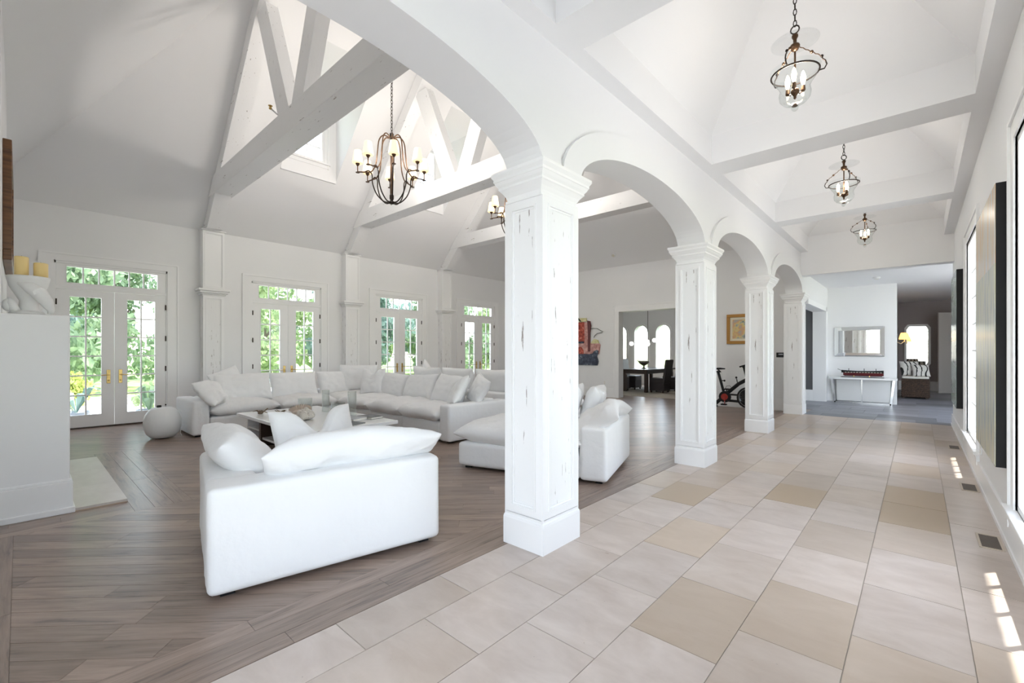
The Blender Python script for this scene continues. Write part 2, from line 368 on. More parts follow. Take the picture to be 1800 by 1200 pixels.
def board_mesh(items):
    mb = MB(); ids = []
    for i, (p, mat) in enumerate(items):
        if sum(p[k][0]*p[(k+1) % len(p)][1]-p[(k+1) % len(p)][0]*p[k][1] for k in range(len(p))) < 0: p = p[::-1]
        f0 = len(mb.f); n = len(p)
        mb.add([(x, y, 0) for x, y in p]+[(x, y, -.006) for x, y in p], [tuple(range(n))]+[(k, n+k, n+(k+1) % n, (k+1) % n) for k in range(n)])
        c = p[0]; v = random.Random(round(c[0]*977+c[1]*613)).random(); ids += [v]*(len(mb.f)-f0)
    me = mb.mesh('board'); a = me.attributes.new('bid', 'FLOAT', 'FACE'); a.data.foreach_set('value', ids); return me
for b_ in boards[:285]: link('board', board_mesh([b_]), b_[1], floor)
for mt in ('oak_diag', 'oak_y', 'oak_x'):
    rest = [b_ for b_ in boards[285:] if b_[1] == mt]
    if rest: o = link('board_field', board_mesh(rest), mt, floor); o['kind'] = 'stuff'
# limestone hall
hall_floor = struct(box('floor_hall', 'grout', (XA0, XR+.2, -3.2, 11.38, -.06, -.004)))
TX = [XA0+.001, -1.85, -1.45, -1.053, -.645, -.236, .18, XR]
tr = random.Random(5)
for c in range(7):
    y = 2.667 - .645*8 + (.322 if c % 2 == 0 else 0)
    while y < 11.38:
        a, b2 = max(y, -1.6), min(y+.645, 11.38)
        if b2-a > .03 and b2 > -1.5:
            g = .0022; z = tr.uniform(-.0008, .0008)
            o = ob('tile', MB().box(TX[c]+g, TX[c+1]-g, a+g, b2-g, -.006, z), 'limestone', hall_floor)
            yc = (a+b2)/2
            tone = .06+tr.random()**2.4*.5
            if (c, round(yc, 1)) in ((5, 5.6), (1, 4.3), (3, 4.9), (5, 4.9)): tone = .9
            o['tone'] = tone
        y += .645
# slate foyer
foyer_floor = struct(ob('floor_foyer', MB().box(XA0, 3.0, 11.38, 21.2, -.06, -.004).box(-4.2, XA0, 11.95, 15.0, -.06, -.004), 'grout'))
sr = random.Random(11); y = 11.38; row = 0
while y < 21.1:
    h = sr.choice((.3, .45, .6)); x = (-4.2 if 11.95 <= y < 14.6 else XA0) + (.31 if row % 2 else 0)
    while x < 3.0:
        w_ = sr.choice((.6, .9, .6)); 
        if not (x < -2.3 and y > 15): 
            o = ob('slate_tile', MB().box(x+.002, min(x+w_, 3.0)-.002, y+.002, min(y+h, 21.1)-.002, -.006, 0), 'slate', foyer_floor); o['tone'] = sr.choice((0, 0, 0, .15, .6))
        x += w_
    y += h; row += 1
# ---- great room walls
def wall_y(name, xa, xb, ya, yb, z1, holes, mat='wall'):
    """wall in a plane of constant x, holes = [(y0,y1,z0,z1)]"""
    mb = MB(); cur = ya
    for h in sorted(holes):
        if h[0]-cur > .001: mb.box(xa, xb, cur, h[0], 0, z1)
        mb.box(xa, xb, h[0], h[1], h[3], z1)
        if h[2] > 0: mb.box(xa, xb, h[0], h[1], 0, h[2])
        cur = h[1]
    mb.box(xa, xb, cur, yb, 0, z1); return struct(ob(name, mb, mat))
def wall_x(name, ya, yb, xa, xb, z1, holes, mat='wall'):
    mb = MB(); cur = xa
    for h in sorted(holes):
        mb.box(cur, h[0], ya, yb, 0, z1); mb.box(h[0], h[1], ya, yb, h[3], z1)
        if h[2] > 0: mb.box(h[0], h[1], ya, yb, 0, h[2])
        cur = h[1]
    mb.box(cur, xb, ya, yb, 0, z1); return struct(ob(name, mb, mat))
ww = wall_y('wall_window', XW-.25, XW, Y0-.2, YB+.2, ZE, [(c-DH, c+DH, 0, 2.9) for c in DOORS])
OPX0, OPX1 = -6.43, -4.25
wb = wall_x('wall_back', YB, YB+.25, XW, XA0, ZE, [(OPX0, OPX1, 0, 2.5)])
we = wall_x('wall_fireplace', Y0-.2, Y0, XW, XA0, ZE, [])
# fireplace breast with mantel block
struct(ob('wall_chimney', MB().box(-7.66, -5.28, Y0, -.10, 1.65, 4.3), 'wall'))
fb = struct(ob('wall_mantel', MB().box(-7.66, -5.28, Y0, .285, 0, 1.65), 'wall', bevel=.012))
b_ = MB().box(-7.68, -5.262, Y0, .302, 0, .262).box(-7.675, -5.27, Y0, .297, .262, .285).box(-7.70, -5.245, Y0, .315, 0, .05)
ob('skirting', b_, 'trim', fb, bevel=.006)
hearth = struct(ob('trim_hearth', MB().box(-7.66, -5.27, .30, .652, -.004, .006), 'stone_edge'))
for i in range(3):
    x0 = -7.66+.797*i; ob('hearth_tile', MB().box(x0+.0015, x0+.797-.0015, .30, .652, .006, .026), 'hearth_stone', hearth)
# baseboards
mb = MB(); cur = Y0
for c in DOORS: mb.box(XW, XW+.018, cur, c-DH-.17, 0, .27); mb.box(XW, XW+.025, cur, c-DH-.17, 0, .04); cur = c+DH+.17
mb.box(XW, XW+.018, cur, YB, 0, .27); struct(ob('baseboard_window', mb, 'trim'))
struct(ob('baseboard_back', MB().box(XW, OPX0-.17, YB-.018, YB, 0, .27).box(OPX1+.17, XA0, YB-.018, YB, 0, .27).box(OPX1+.17, XA0, YB-.026, YB, 0, .04), 'trim'))
cas = MB().box(OPX0-.16, OPX0, YB-.022, YB, 0, 2.66).box(OPX1, OPX1+.16, YB-.022, YB, 0, 2.66).box(OPX0, OPX1, YB-.022, YB, 2.5, 2.66).box(OPX0-.175, OPX0-.15, YB-.032, YB, 0, 2.675).box(OPX1+.15, OPX1+.175, YB-.032, YB, 0, 2.675).box(OPX0-.175, OPX1+.175, YB-.032, YB, 2.65, 2.675)
struct(ob('trim_opening', cas, 'trim'))
# ---- roof slopes of the great room with dormers
DRM = [4.15, 7.18]; DW = .58; XD0, XD1 = -9.58, -7.86
def lo(x): return Y0 + HK*(x-XW)
def hi(x): return YB - (x-XW)
roof = holder('ceiling')
def slope(mirror, name):
    mx = (lambda x: 2*XRDG-x) if mirror else (lambda x: x)
    mb = MB()
    def q(xa, xb, ya0, ya1, yb0, yb1): mb.quad((mx(xa), ya0, zs(xa)), (mx(xb), yb0, zs(xb)), (mx(xb), yb1, zs(xb)), (mx(xa), ya1, zs(xa)))
    q(XW, XD0, lo(XW), hi(XW), lo(XD0), hi(XD0))
    e = [c+s for c in DRM for s in (-DW, DW)]
    q(XD0, XD1, lo(XD0), e[0], lo(XD1), e[0]); q(XD0, XD1, e[1], e[2], e[1], e[2]); q(XD0, XD1, e[3], hi(XD0), e[3], hi(XD1))
    q(XD1, XRDG, lo(XD1), hi(XD1), lo(XRDG), hi(XRDG))
    ob(name, mb, 'ceil', roof)
    for c in DRM:
        mb = MB()
        for s in (-DW, DW): mb.add([(mx(XD0), c+s, zs(XD0)), (mx(XD0), c+s, zs(XD1)), (mx(XD1), c+s, zs(XD1))], [(0, 1, 2)])
        mb.quad((mx(XD0), c-DW, zs(XD1)), (mx(XD1), c-DW, zs(XD1)), (mx(XD1), c+DW, zs(XD1)), (mx(XD0), c+DW, zs(XD1)))
        if mirror: mb.quad((mx(XD0), c-DW, zs(XD0)), (mx(XD0), c+DW, zs(XD0)), (mx(XD0), c+DW, zs(XD1)), (mx(XD0), c-DW, zs(XD1)))  # arcade-side dormers are added, out of view; closed to block the sun
        ob('dormer_cheek', mb, 'ceil', roof)
slope(False, 'slope'); slope(True, 'slope')
xl, xr_ = XW, XA0
ob('hip_slope', MB().add([(xl, Y0, ZE), (xr_, Y0, ZE), (XRDG, lo(XRDG), ZRDG)], [(0, 1, 2)]), 'ceil', roof)
ob('hip_slope', MB().add([(xl, YB, ZE), (xr_, YB, ZE), (XRDG, hi(XRDG), ZRDG)], [(0, 1, 2)]), 'ceil', roof)
wi = [1]
def window(parent_label, c, axis, plane, y0, y1, z0, z1, nc, nr, depth_sign, casing=.1, sill=True):
    """a glazed window in a plane of constant x: frame, muntins, separate panes, casing"""
    w = holder('window_%d' % wi[0]); wi[0] += 1; d = depth_sign
    f = .045
    fr = MB().box(plane-.02*d, plane+.05*d, y0-f, y0, z0-f, z1+f).box(plane-.02*d, plane+.05*d, y1, y1+f, z0-f, z1+f).box(plane-.02*d, plane+.05*d, y0, y1, z1, z1+f).box(plane-.02*d, plane+.05*d, y0, y1, z0-f, z0)
    ob('window_frame', fr, 'trim', w)
    mt = MB(); m_ = .011
    for i in range(1, nc): yy = y0+(y1-y0)*i/nc; mt.box(plane-.012, plane+.012, yy-m_, yy+m_, z0, z1)
    for j in range(1, nr): zz = z0+(z1-z0)*j/nr; mt.box(plane-.0115, plane+.0115, y0, y1, zz-m_, zz+m_)
    ob('muntin_bars', mt, 'trim', w)
    pw, ph = (y1-y0)/nc, (z1-z0)/nr; me = None
    for i in range(nc):
        for j in range(nr):
            if me is None: me = MB().box(-.002, .002, -pw/2+m_, pw/2-m_, -ph/2+m_, ph/2-m_).mesh('pane')
            p = link('pane', me, 'glass', w); p.location = (plane, y0+pw*(i+.5), z0+ph*(j+.5))
    if casing:
        k = casing; a = plane+.05*d
        cb = MB().box(a, a+.02*d, y0-f-k, y0-f, z0-f-k, z1+f+k).box(a, a+.02*d, y1+f, y1+f+k, z0-f-k, z1+f+k).box(a, a+.02*d, y0-f, y1+f, z1+f, z1+f+k).box(a, a+.02*d, y0-f, y1+f, z0-f-k, z0-f)
        e_ = .004
        cb.box(a+.001*d, a+.035*d, y0-f-k-e_, y0-f-k+.025, z0-f-k-e_, z1+f+k+e_).box(a+.001*d, a+.035*d, y1+f+k-.025, y1+f+k+e_, z0-f-k-e_, z1+f+k+e_).box(a+.001*d, a+.033*d, y0-f-k, y1+f+k, z1+f+k-.025, z1+f+k+e_-.001)
        ob('casing', cb, 'trim', w)
        if sill: ob('window_sill', MB().box(a+.002*d, a+.06*d, y0-f-k-.03, y1+f+k+.03, z0-f-.03, z0-f+.006), 'trim', w, bevel=.006)
    return w
for c in DRM:   # dormer window wall, camera-side slope
    y0, y1, z0, z1 = c-.34, c+.26, 5.48, 6.62; f = .045
    mb = MB().box(XD0-.1, XD0, c-DW, y0-f, zs(XD0)-.05, zs(XD1)).box(XD0-.1, XD0, y1+f, c+DW, zs(XD0)-.05, zs(XD1)).box(XD0-.1, XD0, y0-f, y1+f, z1+f, zs(XD1)).box(XD0-.1, XD0, y0-f, y1+f, zs(XD0)-.05, z0-f)
    ob('dormer_wall', mb, 'ceil', roof)
    window('', c, 'x', XD0-.05, y0, y1, z0, z1, 2, 4, 1, .1)
# ---- arcade wall with elliptical arches
mb = MB(); ZSP, RISE, HC = 2.585, .40, .22; N = 36
rings = []
def pier(y0, y1): mb.box(XA0, XA1, y0, y1, ZSP, 4.4)
for c in COLS[:-1]: pier(c-HC, c+HC)
pier(COLS[-1]-HC, YB+.25)
pier(-3.2, COLS[0]-HC)
for a, b2 in zip(COLS[:-1], COLS[1:]):
    y0, y1 = a+HC, b2-HC; cc, rad = (y0+y1)/2, (y1-y0)/2
    pts = [(cc-rad*math.cos(math.pi*i/N), ZSP+RISE*math.sin(math.pi*i/N)) for i in range(N+1)]
    for p, q in zip(pts[:-1], pts[1:]):
        mb.add([(XA1, p[0], p[1]), (XA1, q[0], q[1]), (XA1, q[0], 4.4), (XA1, p[0], 4.4)], [(0, 1, 2, 3)])
        mb.add([(XA0, p[0], p[1]), (XA0, q[0], q[1]), (XA0, q[0], 4.4), (XA0, p[0], 4.4)], [(3, 2, 1, 0)])
        mb.add([(XA0, p[0], p[1]), (XA0, q[0], q[1]), (XA1, q[0], q[1]), (XA1, p[0], p[1])], [(0, 1, 2, 3)])
    rw = .215
    out = [(cc-(rad+rw)*math.cos(math.pi*i/N), ZSP+(RISE+rw*1.05)*math.sin(math.pi*i/N)) for i in range(N+1)]
    rings.append((pts, out))
arc = struct(ob('wall_arcade', mb, 'wall'))
for pts, out in rings:
    rb = MB(); xo = XA1+.028
    for i in range(N):
        a, b2, c_, d_ = pts[i], pts[i+1], out[i+1], out[i]
        rb.add([(xo, *a), (xo, *b2), (xo, *c_), (xo, *d_)], [(0, 1, 2, 3)])
        rb.add([(xo, *d_), (xo, *c_), (XA1, *c_), (XA1, *d_)], [(0, 1, 2, 3)])
        rb.add([(xo, *a), (xo, *b2), (XA1, *b2), (XA1, *a)], [(3, 2, 1, 0)])
    rb.add([(xo, *pts[0]), (xo, *out[0]), (XA1, *out[0]), (XA1, *pts[0])], [(0, 1, 2, 3)]).add([(xo, *pts[N]), (xo, *out[N]), (XA1, *out[N]), (XA1, *pts[N])], [(3, 2, 1, 0)])
    ob('archivolt', rb, 'wall', arc)
# ---- hall: outer wall, windows, soffit, beams, coffers
WIN = [(-1.05, .38), (2.95, 4.38), (6.95, 8.38)]  # first window is unseen, added to continue the row and let in light
wall_y('wall_hall', XR, XR+.2, -3.2, 11.6, 3.45, [(a-.045, b2+.045, .295, 2.765) for a, b2 in WIN])
for a, b2 in WIN: window('', 0, 'x', XR+.06, a, b2, .34, 2.72, 4, 7, -1, .14)
struct(ob('baseboard_hall', MB().box(XR-.018, XR, -3.2, 11.6, 0, .2).box(XR-.026, XR, -3.2, 11.6, 0, .035), 'trim'))
struct(box('trim_eave', 'trim', (XR+.2, XR+.63, -3.2, 11.6, 3.2, 3.36)))
ZS = 3.45; SX0, SX1 = -1.72, .345
BEAMS = [(-.70, -.36), (2.31, 2.63), (5.23, 5.61), (8.26, 8.62)]
hc = holder('ceiling_hall')
mb = MB().box(XA1, SX0, -3.2, 11.18, ZS, ZS+.32).box(SX1, XR, -3.2, 11.18, ZS, ZS+.32)
ob('soffit', mb, 'ceil', hc)
for a, b2 in BEAMS: box('beam', 'ceil', (SX0, SX1, a, b2, ZS, ZS+.32), hc)
box('header', 'ceil', (XA1, XR, 11.18, 11.45, 2.96, ZS+.32), hc)
bays = [(-3.2, -.70)] + [(BEAMS[i][1], (BEAMS+[(11.18, 0)])[i+1][0]) for i in range(4)]
for a, b2 in bays:
    z0, z1, ins = ZS+.32, ZS+.32+.80*1.12, .80
    if b2-a < 2*ins: ins = (b2-a)/2-.1
    P = [(SX0, a), (SX1, a), (SX1, b2), (SX0, b2)]; Q = [(SX0+ins, a+ins), (SX1-ins, a+ins), (SX1-ins, b2-ins), (SX0+ins, b2-ins)]
    ob('coffer', MB().add([(*p, z0) for p in P]+[(*p, z1) for p in Q], [(i, 4+i, 4+(i+1) % 4, (i+1) % 4) for i in range(4)]+[(4, 5, 6, 7)]), 'ceil', hc)
# ---- foyer and rooms beyond
struct(ob('ceiling_foyer', MB().box(XA0, 3.0, 11.45, 21.2, 3.08, 3.16).box(-4.3, XA0, 11.95, 15.12, 3.08, 3.16), 'ceil'))
struct(box('wall_foyer', 'wall', (-2.14, -.40, 14.95, 15.12, 0, 3.08)))
wall_y('wall_side_opening', XA0, XA1, 11.95, 15.12, 3.08, [(11.95, 14.6, 0, 2.43)])
struct(ob('trim_side_opening', MB().box(XA1, XA1+.018, 14.6, 14.72, 0, 2.55).box(XA1, XA1+.018, 11.95, 14.72, 2.43, 2.55), 'trim'))
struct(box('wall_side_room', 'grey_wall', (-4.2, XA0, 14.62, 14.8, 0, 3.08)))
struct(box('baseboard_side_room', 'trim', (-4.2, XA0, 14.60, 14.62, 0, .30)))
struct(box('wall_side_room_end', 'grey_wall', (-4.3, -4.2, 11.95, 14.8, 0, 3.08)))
struct(box('baseboard_foyer', 'trim', (-1.85, -.40, 14.932, 14.95, 0, .2)))
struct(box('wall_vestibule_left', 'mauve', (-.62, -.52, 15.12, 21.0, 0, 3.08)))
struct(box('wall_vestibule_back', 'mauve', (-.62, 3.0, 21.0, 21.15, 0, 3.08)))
struct(box('baseboard_vestibule', 'trim', (-.52, 3.0, 20.97, 21.0, 0, .32)))
struct(box('wall_entrance', 'wall', (3.0, 3.15, 14.6, 21.2, 0, 3.08)))
struct(box('wall_entrance_return', 'wall', (XR+.2, 3.0, 11.4, 11.598, 0, 3.44)))
d = struct(ob('door_vestibule', MB().box(0, .85, -.02, .02, 0.01, 2.6).box(.1, .75, .02, .028, .3, 1.2).box(.1, .75, .02, .028, 1.35, 2.4), 'door_grey')); d.location = (.48, 19.9, 0); d.rotation_euler = (0, 0, R(35))
# dining room shell
DY = 17.3
AW = [(-9.44, .29), (-8.49, .29), (-7.55, .29), (-6.60, .29)]
mb = MB(); cur = -11.0
def arch_hole(mb, c, r, z0, zsp, z1, y0, y1):
    n_ = 14; pts = [(c-r*math.cos(math.pi*i/n_), zsp+r*math.sin(math.pi*i/n_)) for i in range(n_+1)]
    for p, q in zip(pts[:-1], pts[1:]):
        mb.add([(p[0], y0, p[1]), (q[0], y0, q[1]), (q[0], y0, z1), (p[0], y0, z1)], [(0, 1, 2, 3)])
        mb.add([(p[0], y0, p[1]), (q[0], y0, q[1]), (q[0], y1, q[1]), (p[0], y1, p[1])], [(3, 2, 1, 0)])
for c, r_ in AW:
    mb.box(cur, c-r_, DY, DY+.2, 0, 3.1); mb.box(c-r_, c+r_, DY, DY+.2, 0, .55); arch_hole(mb, c, r_, .55, 2.12, 3.1, DY, DY+.2); cur = c+r_
mb.box(cur, -3.0, DY, DY+.2, 0, 3.1); wd = struct(ob('wall_dining', mb, 'wall'))
for c, r_ in AW:
    w = holder('window_%d' % wi[0]); wi[0] += 1
    n_ = 14; k = .085
    fb_ = MB().box(c-r_-k, c-r_, DY-.03, DY, .47, 2.12).box(c+r_, c+r_+k, DY-.03, DY, .47, 2.12).box(c-r_-k, c+r_+k, DY-.05, DY, .47, .55)
    for i in range(n_):
        t0, t1 = math.pi*i/n_, math.pi*(i+1)/n_
        A = [(c-r_*math.cos(t), 2.12+r_*math.sin(t)) for t in (t0, t1)]; B = [(c-(r_+k)*math.cos(t), 2.12+(r_+k)*math.sin(t)) for t in (t1, t0)]
        fb_.prism(A+B, 'y', DY-.03, DY)
    ob('window_frame', fb_, 'trim', w)
    pts = [(c-r_, .55), (c+r_, .55)]+[(c+r_*math.cos(math.pi*i/n_), 2.12+r_*math.sin(math.pi*i/n_)) for i in range(n_+1)]
    ob('pane', MB().prism(pts, 'y', DY+.09, DY+.094), 'glass', w)
struct(box('wall_dining_left', 'wall', (-11.0, -10.85, YB+.25, DY, 0, 3.1))); struct(box('wall_dining_right', 'wall', (-3.0, -2.85, YB+.25, DY, 0, 3.1)))
struct(box('ceiling_dining', 'ceil', (-11.0, -2.85, YB+.25, DY+.2, 3.1, 3.2)))
for i in range(3):
    o = struct(box('trim_beam', 'roof_dark', (-6.4+1.25*i, -6.15+1.25*i, YB+.25, DY, 2.93, 3.1)))
# ================================================================ COLUMNS, PILASTERS, TRUSSES, DOORS
def sq(mb, cx, cy_, hx, hy, prof):
    """stacked rectangle loft: prof = [(offset, z)]"""
    k = len(mb.v); vs = []
    for o, z in prof: vs += [(cx-hx-o, cy_-hy-o, z), (cx+hx+o, cy_-hy-o, z), (cx+hx+o, cy_+hy+o, z), (cx-hx-o, cy_+hy+o, z)]
    n = len(prof); fs = [(3, 2, 1, 0), tuple(4*(n-1)+i for i in range(4))]
    for q in range(n-1):
        for i in range(4): fs.append((4*q+i, 4*q+(i+1) % 4, 4*q+4+(i+1) % 4, 4*q+4+i))
    return mb.add(vs, fs)
CXc = -2.005; HX, HY = .158, .198
def face_frame(cx, cy_, hx, hy, face, z0, z1, st=.045):
    """raised stiles and stepped moulding around the sunk panel of one face"""
    mb = MB(); steps = [(0, st, .012), (st, st+.014, .020), (st+.014, st+.026, .006)]
    half = hy if face in ('+x', '-x') else hx
    for a, b2, t in steps:
        for (u0, u1, w0, w1) in ((-half+a, -half+b2, z0+a, z1-a), (half-b2, half-a, z0+a, z1-a), (-half+b2, half-b2, z1-b2, z1-a), (-half+b2, half-b2, z0+a, z0+b2)):
            if face == '+x': mb.box(cx+hx, cx+hx+t, cy_+u0, cy_+u1, w0, w1)
            elif face == '-x': mb.box(cx-hx-t, cx-hx, cy_+u0, cy_+u1, w0, w1)
            elif face == '-y': mb.box(cx+u0, cx+u1, cy_-hy-t, cy_-hy, w0, w1)
            else: mb.box(cx+u0, cx+u1, cy_+hy, cy_+hy+t, w0, w1)
    return mb
CAPP = [(.014, 2.385), (.022, 2.39), (.022, 2.405), (.012, 2.41), (.016, 2.43), (.03, 2.455), (.05, 2.48), (.056, 2.485), (.056, 2.50), (.068, 2.515), (.078, 2.535), (.082, 2.537), (.082, 2.555), (.094, 2.575), (.096, 2.578), (.096, 2.598)]
CL = ['chipped white panelled column standing beside the long white chaise', 'white panelled column with chipped paint between chaise back and exercise bike',
      'white panelled column just past the front wheel of the exercise bike', 'half column at the wall with the small black thermostat']
for i, c in enumerate(COLS[1:]):
    t = thing('column', CL[i], 'column', (CXc, c, 0), 0, 'arcade columns')
    ob('shaft', MB().box(-HX+.0, HX, -HY, HY, .2, 2.39), 'distress_v', t)
    for fc in ('+x', '-x', '-y', '+y'): ob('panel_moulding', face_frame(0, 0, HX, HY, fc, .23, 2.385), 'trim', t)
    ob('corner_stile', MB().box(-HX-.012, -HX, -HY-.012, -HY, .2, 2.39).box(HX, HX+.012, -HY-.012, -HY, .2, 2.39).box(-HX-.012, -HX, HY, HY+.012, .2, 2.39).box(HX, HX+.012, HY, HY+.012, .2, 2.39), 'trim', t)
    ob('base', sq(MB(), 0, 0, HX, HY, [(.020, 0), (.020, .185), (.017, .2), (.010, .21), (.013, .225)]), 'trim', t)
    ob('capital', sq(MB(), 0, 0, HX-.018, HY-.006, CAPP), 'trim', t)
PL = ['white wall pilaster between the first french door by the fireplace and the next one', 'white wall pilaster behind the corner of the sectional sofa', 'white wall pilaster next to the french door farthest from the fireplace']
for i, c in enumerate(TRUSS):
    t = thing('pilaster', PL[i], 'pilaster', (XW, c, 0), 0, 'wall pilasters')
    ob('shaft', MB().box(0, .208, -.185, .185, .25, 2.5), 'distress_v', t)
    ob('panel_moulding', face_frame(.104, 0, .104, .185, '+x', .28, 2.48), 'trim', t)
    ob('base', MB().box(0, .235, -.21, .21, 0, .25), 'trim', t, bevel=.008)
    ob('capital', MB().box(0, .225, -.20, .20, 2.47, 2.50).box(0, .245, -.22, .22, 2.50, 2.53).box(0, .275, -.25, .25, 2.53, 2.57).box(0, .30, -.275, .275, 2.57, 2.615), 'trim', t, bevel=.008)
    ob('upper_shaft', MB().box(0, .21, -.19, .19, 2.615, ZE-.03).box(0, .235, -.215, .215, ZE-.03, ZE), 'trim', t)
    ob('upper_moulding', face_frame(.105, 0, .105, .19, '+x', 2.63, ZE-.04, .03), 'trim', t)
TL = ['white timber truss over the coffee table with a sprinkler head on its chord', 'white timber truss between the two chandeliers', 'white timber truss nearest the wall with the dining room opening']
ZC = (4.37, 4.72); TOPZ = [7.0, ZRDG-.02, 6.6]
mir = lambda x: 2*XRDG-x
for i, c in enumerate(TRUSS):
    t = thing('roof_truss', TL[i], 'roof truss', (XRDG, c, ZC[0]), 0, 'roof trusses')
    def tob(name, mb, mat, **k): mb.xf(Matrix.Translation((-XRDG, -c, -ZC[0]))); return ob(name, mb, mat, t, **k)
    xa, xb = XW+(ZC[0]-ZE)/PIT, XW+(ZC[1]-ZE)/PIT
    tob('bottom_chord', MB().prism([(xa+.02, ZC[0]), (mir(xa)-.02, ZC[0]), (mir(xb)-.02, ZC[1]), (xb+.02, ZC[1])], 'y', c-.175, c+.155), 'distress_x', bevel=.006)
    zt = TOPZ[i]; xt = XW+(zt-ZE)/PIT; xt2 = min(XW+(zt-ZE+.38)/PIT, XRDG)
    for s in (0, 1):
        mm = (lambda x: x) if s == 0 else mir
        pl = [(XW+.012, ZE), (xt, zt), (xt2, zt if xt2 < XRDG else zt-.38), (XW+.36, ZE)]
        if xt2 == XRDG: pl = [(XW+.012, ZE), (XRDG, zt), (XRDG, zt-.38), (XW+.36, ZE)]
        tob('rafter', MB().prism([(mm(p[0]), p[1]-.004) for p in pl], 'y', c-.15, c+.12), 'distress_x')
        zb = ZC[1]-.005
        pl = [(XRDG-.40, zb), (XRDG+.0-.02, zb), (XRDG-.02-.45*2.0, zb+2.0), (XRDG-.40-.45*2.0, zb+2.0)]
        tob('web_strut', MB().prism([(mm(p[0]), p[1]) for p in pl], 'y', c-.125, c+.06), 'distress_w', bevel=.004)
# sprinkler head on the near truss
t = thing('sprinkler_head', 'tiny copper and steel sprinkler head on the truss chord', 'sprinkler', (-6.80, 2.475, 4.74))
ob('pipe', MB().tube([(0, .02, 0), (0, -.07, .05)], .012), 'white_plastic', t); ob('head', MB().lathe([(.008, -.02), (.022, -.01), (.022, 0), (.01, .01), (.03, .03), (.03, .034)], (0, -.085, .06), 10), 'brass', t)
# ---- french doors
def french_door(k, c):
    d = holder('door_%d' % k); X = XW-.008; T = .045
    y0, y1 = c-DH, c+DH
    fr = MB().box(XW-.2, XW+.0, y0, y0+.022, 0, 2.9).box(XW-.2, XW, y1-.022, y1, 0, 2.9).box(XW-.2, XW, y0, y1, 2.86, 2.9).box(XW-.12, XW+.004, y0+.022, y1-.022, 2.425, 2.475)
    ob('door_frame', fr, 'trim', d)
    ob('threshold', MB().box(XW-.2, XW+.02, y0, y1, -.005, .022), 'dark_wood', d)
    a, b2 = y0-.165, y1+.165
    cs = MB().box(XW, XW+.016, a, y0, 0, 3.02).box(XW, XW+.016, y1, b2, 0, 3.02).box(XW, XW+.016, y0, y1, 2.9, 3.02)
    cs.box(XW, XW+.03, a-.02, a+.012, 0, 3.04).box(XW, XW+.03, b2-.012, b2+.02, 0, 3.04).box(XW, XW+.0285, a+.012, b2-.012, 3.01, 3.04)
    ob('casing', cs, 'trim', d)
    def sash(name, ya, yb, za, zb, gy0, gy1, gz0, gz1, nc, nr):
        mb = MB().box(X-T, X, ya, gy0, za, zb).box(X-T, X, gy1, yb, za, zb).box(X-T, X, gy0, gy1, gz1, zb).box(X-T, X, gy0, gy1, za, gz0)
        m_ = .011; bead = .010
        for i in range(1, nc): yy = gy0+(gy1-gy0)*i/nc; mb.box(X-T+.006, X-.006, yy-m_, yy+m_, gz0, gz1)
        for j in range(1, nr): zz = gz0+(gz1-gz0)*j/nr; mb.box(X-T+.007, X-.007, gy0, gy1, zz-m_, zz+m_)
        mb.box(X, X+.006, gy0-bead, gy0, gz0-bead, gz1+bead).box(X, X+.006, gy1, gy1+bead, gz0-bead, gz1+bead).box(X, X+.006, gy0, gy1, gz1, gz1+bead).box(X, X+.006, gy0, gy1, gz0-bead, gz0)
        s = ob(name, mb, 'trim', d); pw, ph = (gy1-gy0)/nc, (gz1-gz0)/nr
        me = MB().box(-.002, .002, -pw/2+m_, pw/2-m_, -ph/2+m_, ph/2-m_).mesh('pane')
        for i in range(nc):
            for j in range(nr): p = link('pane', me, 'glass', s); p.location = (X-T/2, gy0+pw*(i+.5), gz0+ph*(j+.5))
        return s
    sash('transom', y0+.024, y1-.024, 2.478, 2.858, y0+.15, y1-.15, 2.54, 2.815, 6, 1)
    for sgn in (-1, 1):
        ya, yb = (y0+.024, c-.0025) if sgn < 0 else (c+.0025, y1-.024)
        go, gi = .165, .175
        gy0, gy1 = (ya+go, yb-gi) if sgn < 0 else (ya+gi, yb-go)
        s = sash('door_leaf', ya, yb, .025, 2.42, gy0, gy1, .235, 2.30, 2, 6)
        yh = c-.082 if sgn < 0 else c+.082
        pl = ob('handle_plate', MB().box(X, X+.008, yh-.026, yh+.026, .775, 1.02), 'brass', s, bevel=.004)
        ob('lever_handle', MB().tube([(X, yh, .93), (X+.05, yh, .93), (X+.058, yh-sgn*-.012, .93), (X+.058, yh+sgn*.10, .925)], .009).ball((X+.012, yh, .83), .014), 'brass', s, smooth=True)
        yy = y0+.024 if sgn < 0 else y1-.024
        for zz in (.28, 1.02, 1.60, 2.2): ob('hinge', MB().box(X-.01, X+.014, yy-.010, yy+.010, zz-.05, zz+.05), 'dark_bronze', s)
for k, c in enumerate(DOORS): french_door(k+1, c)

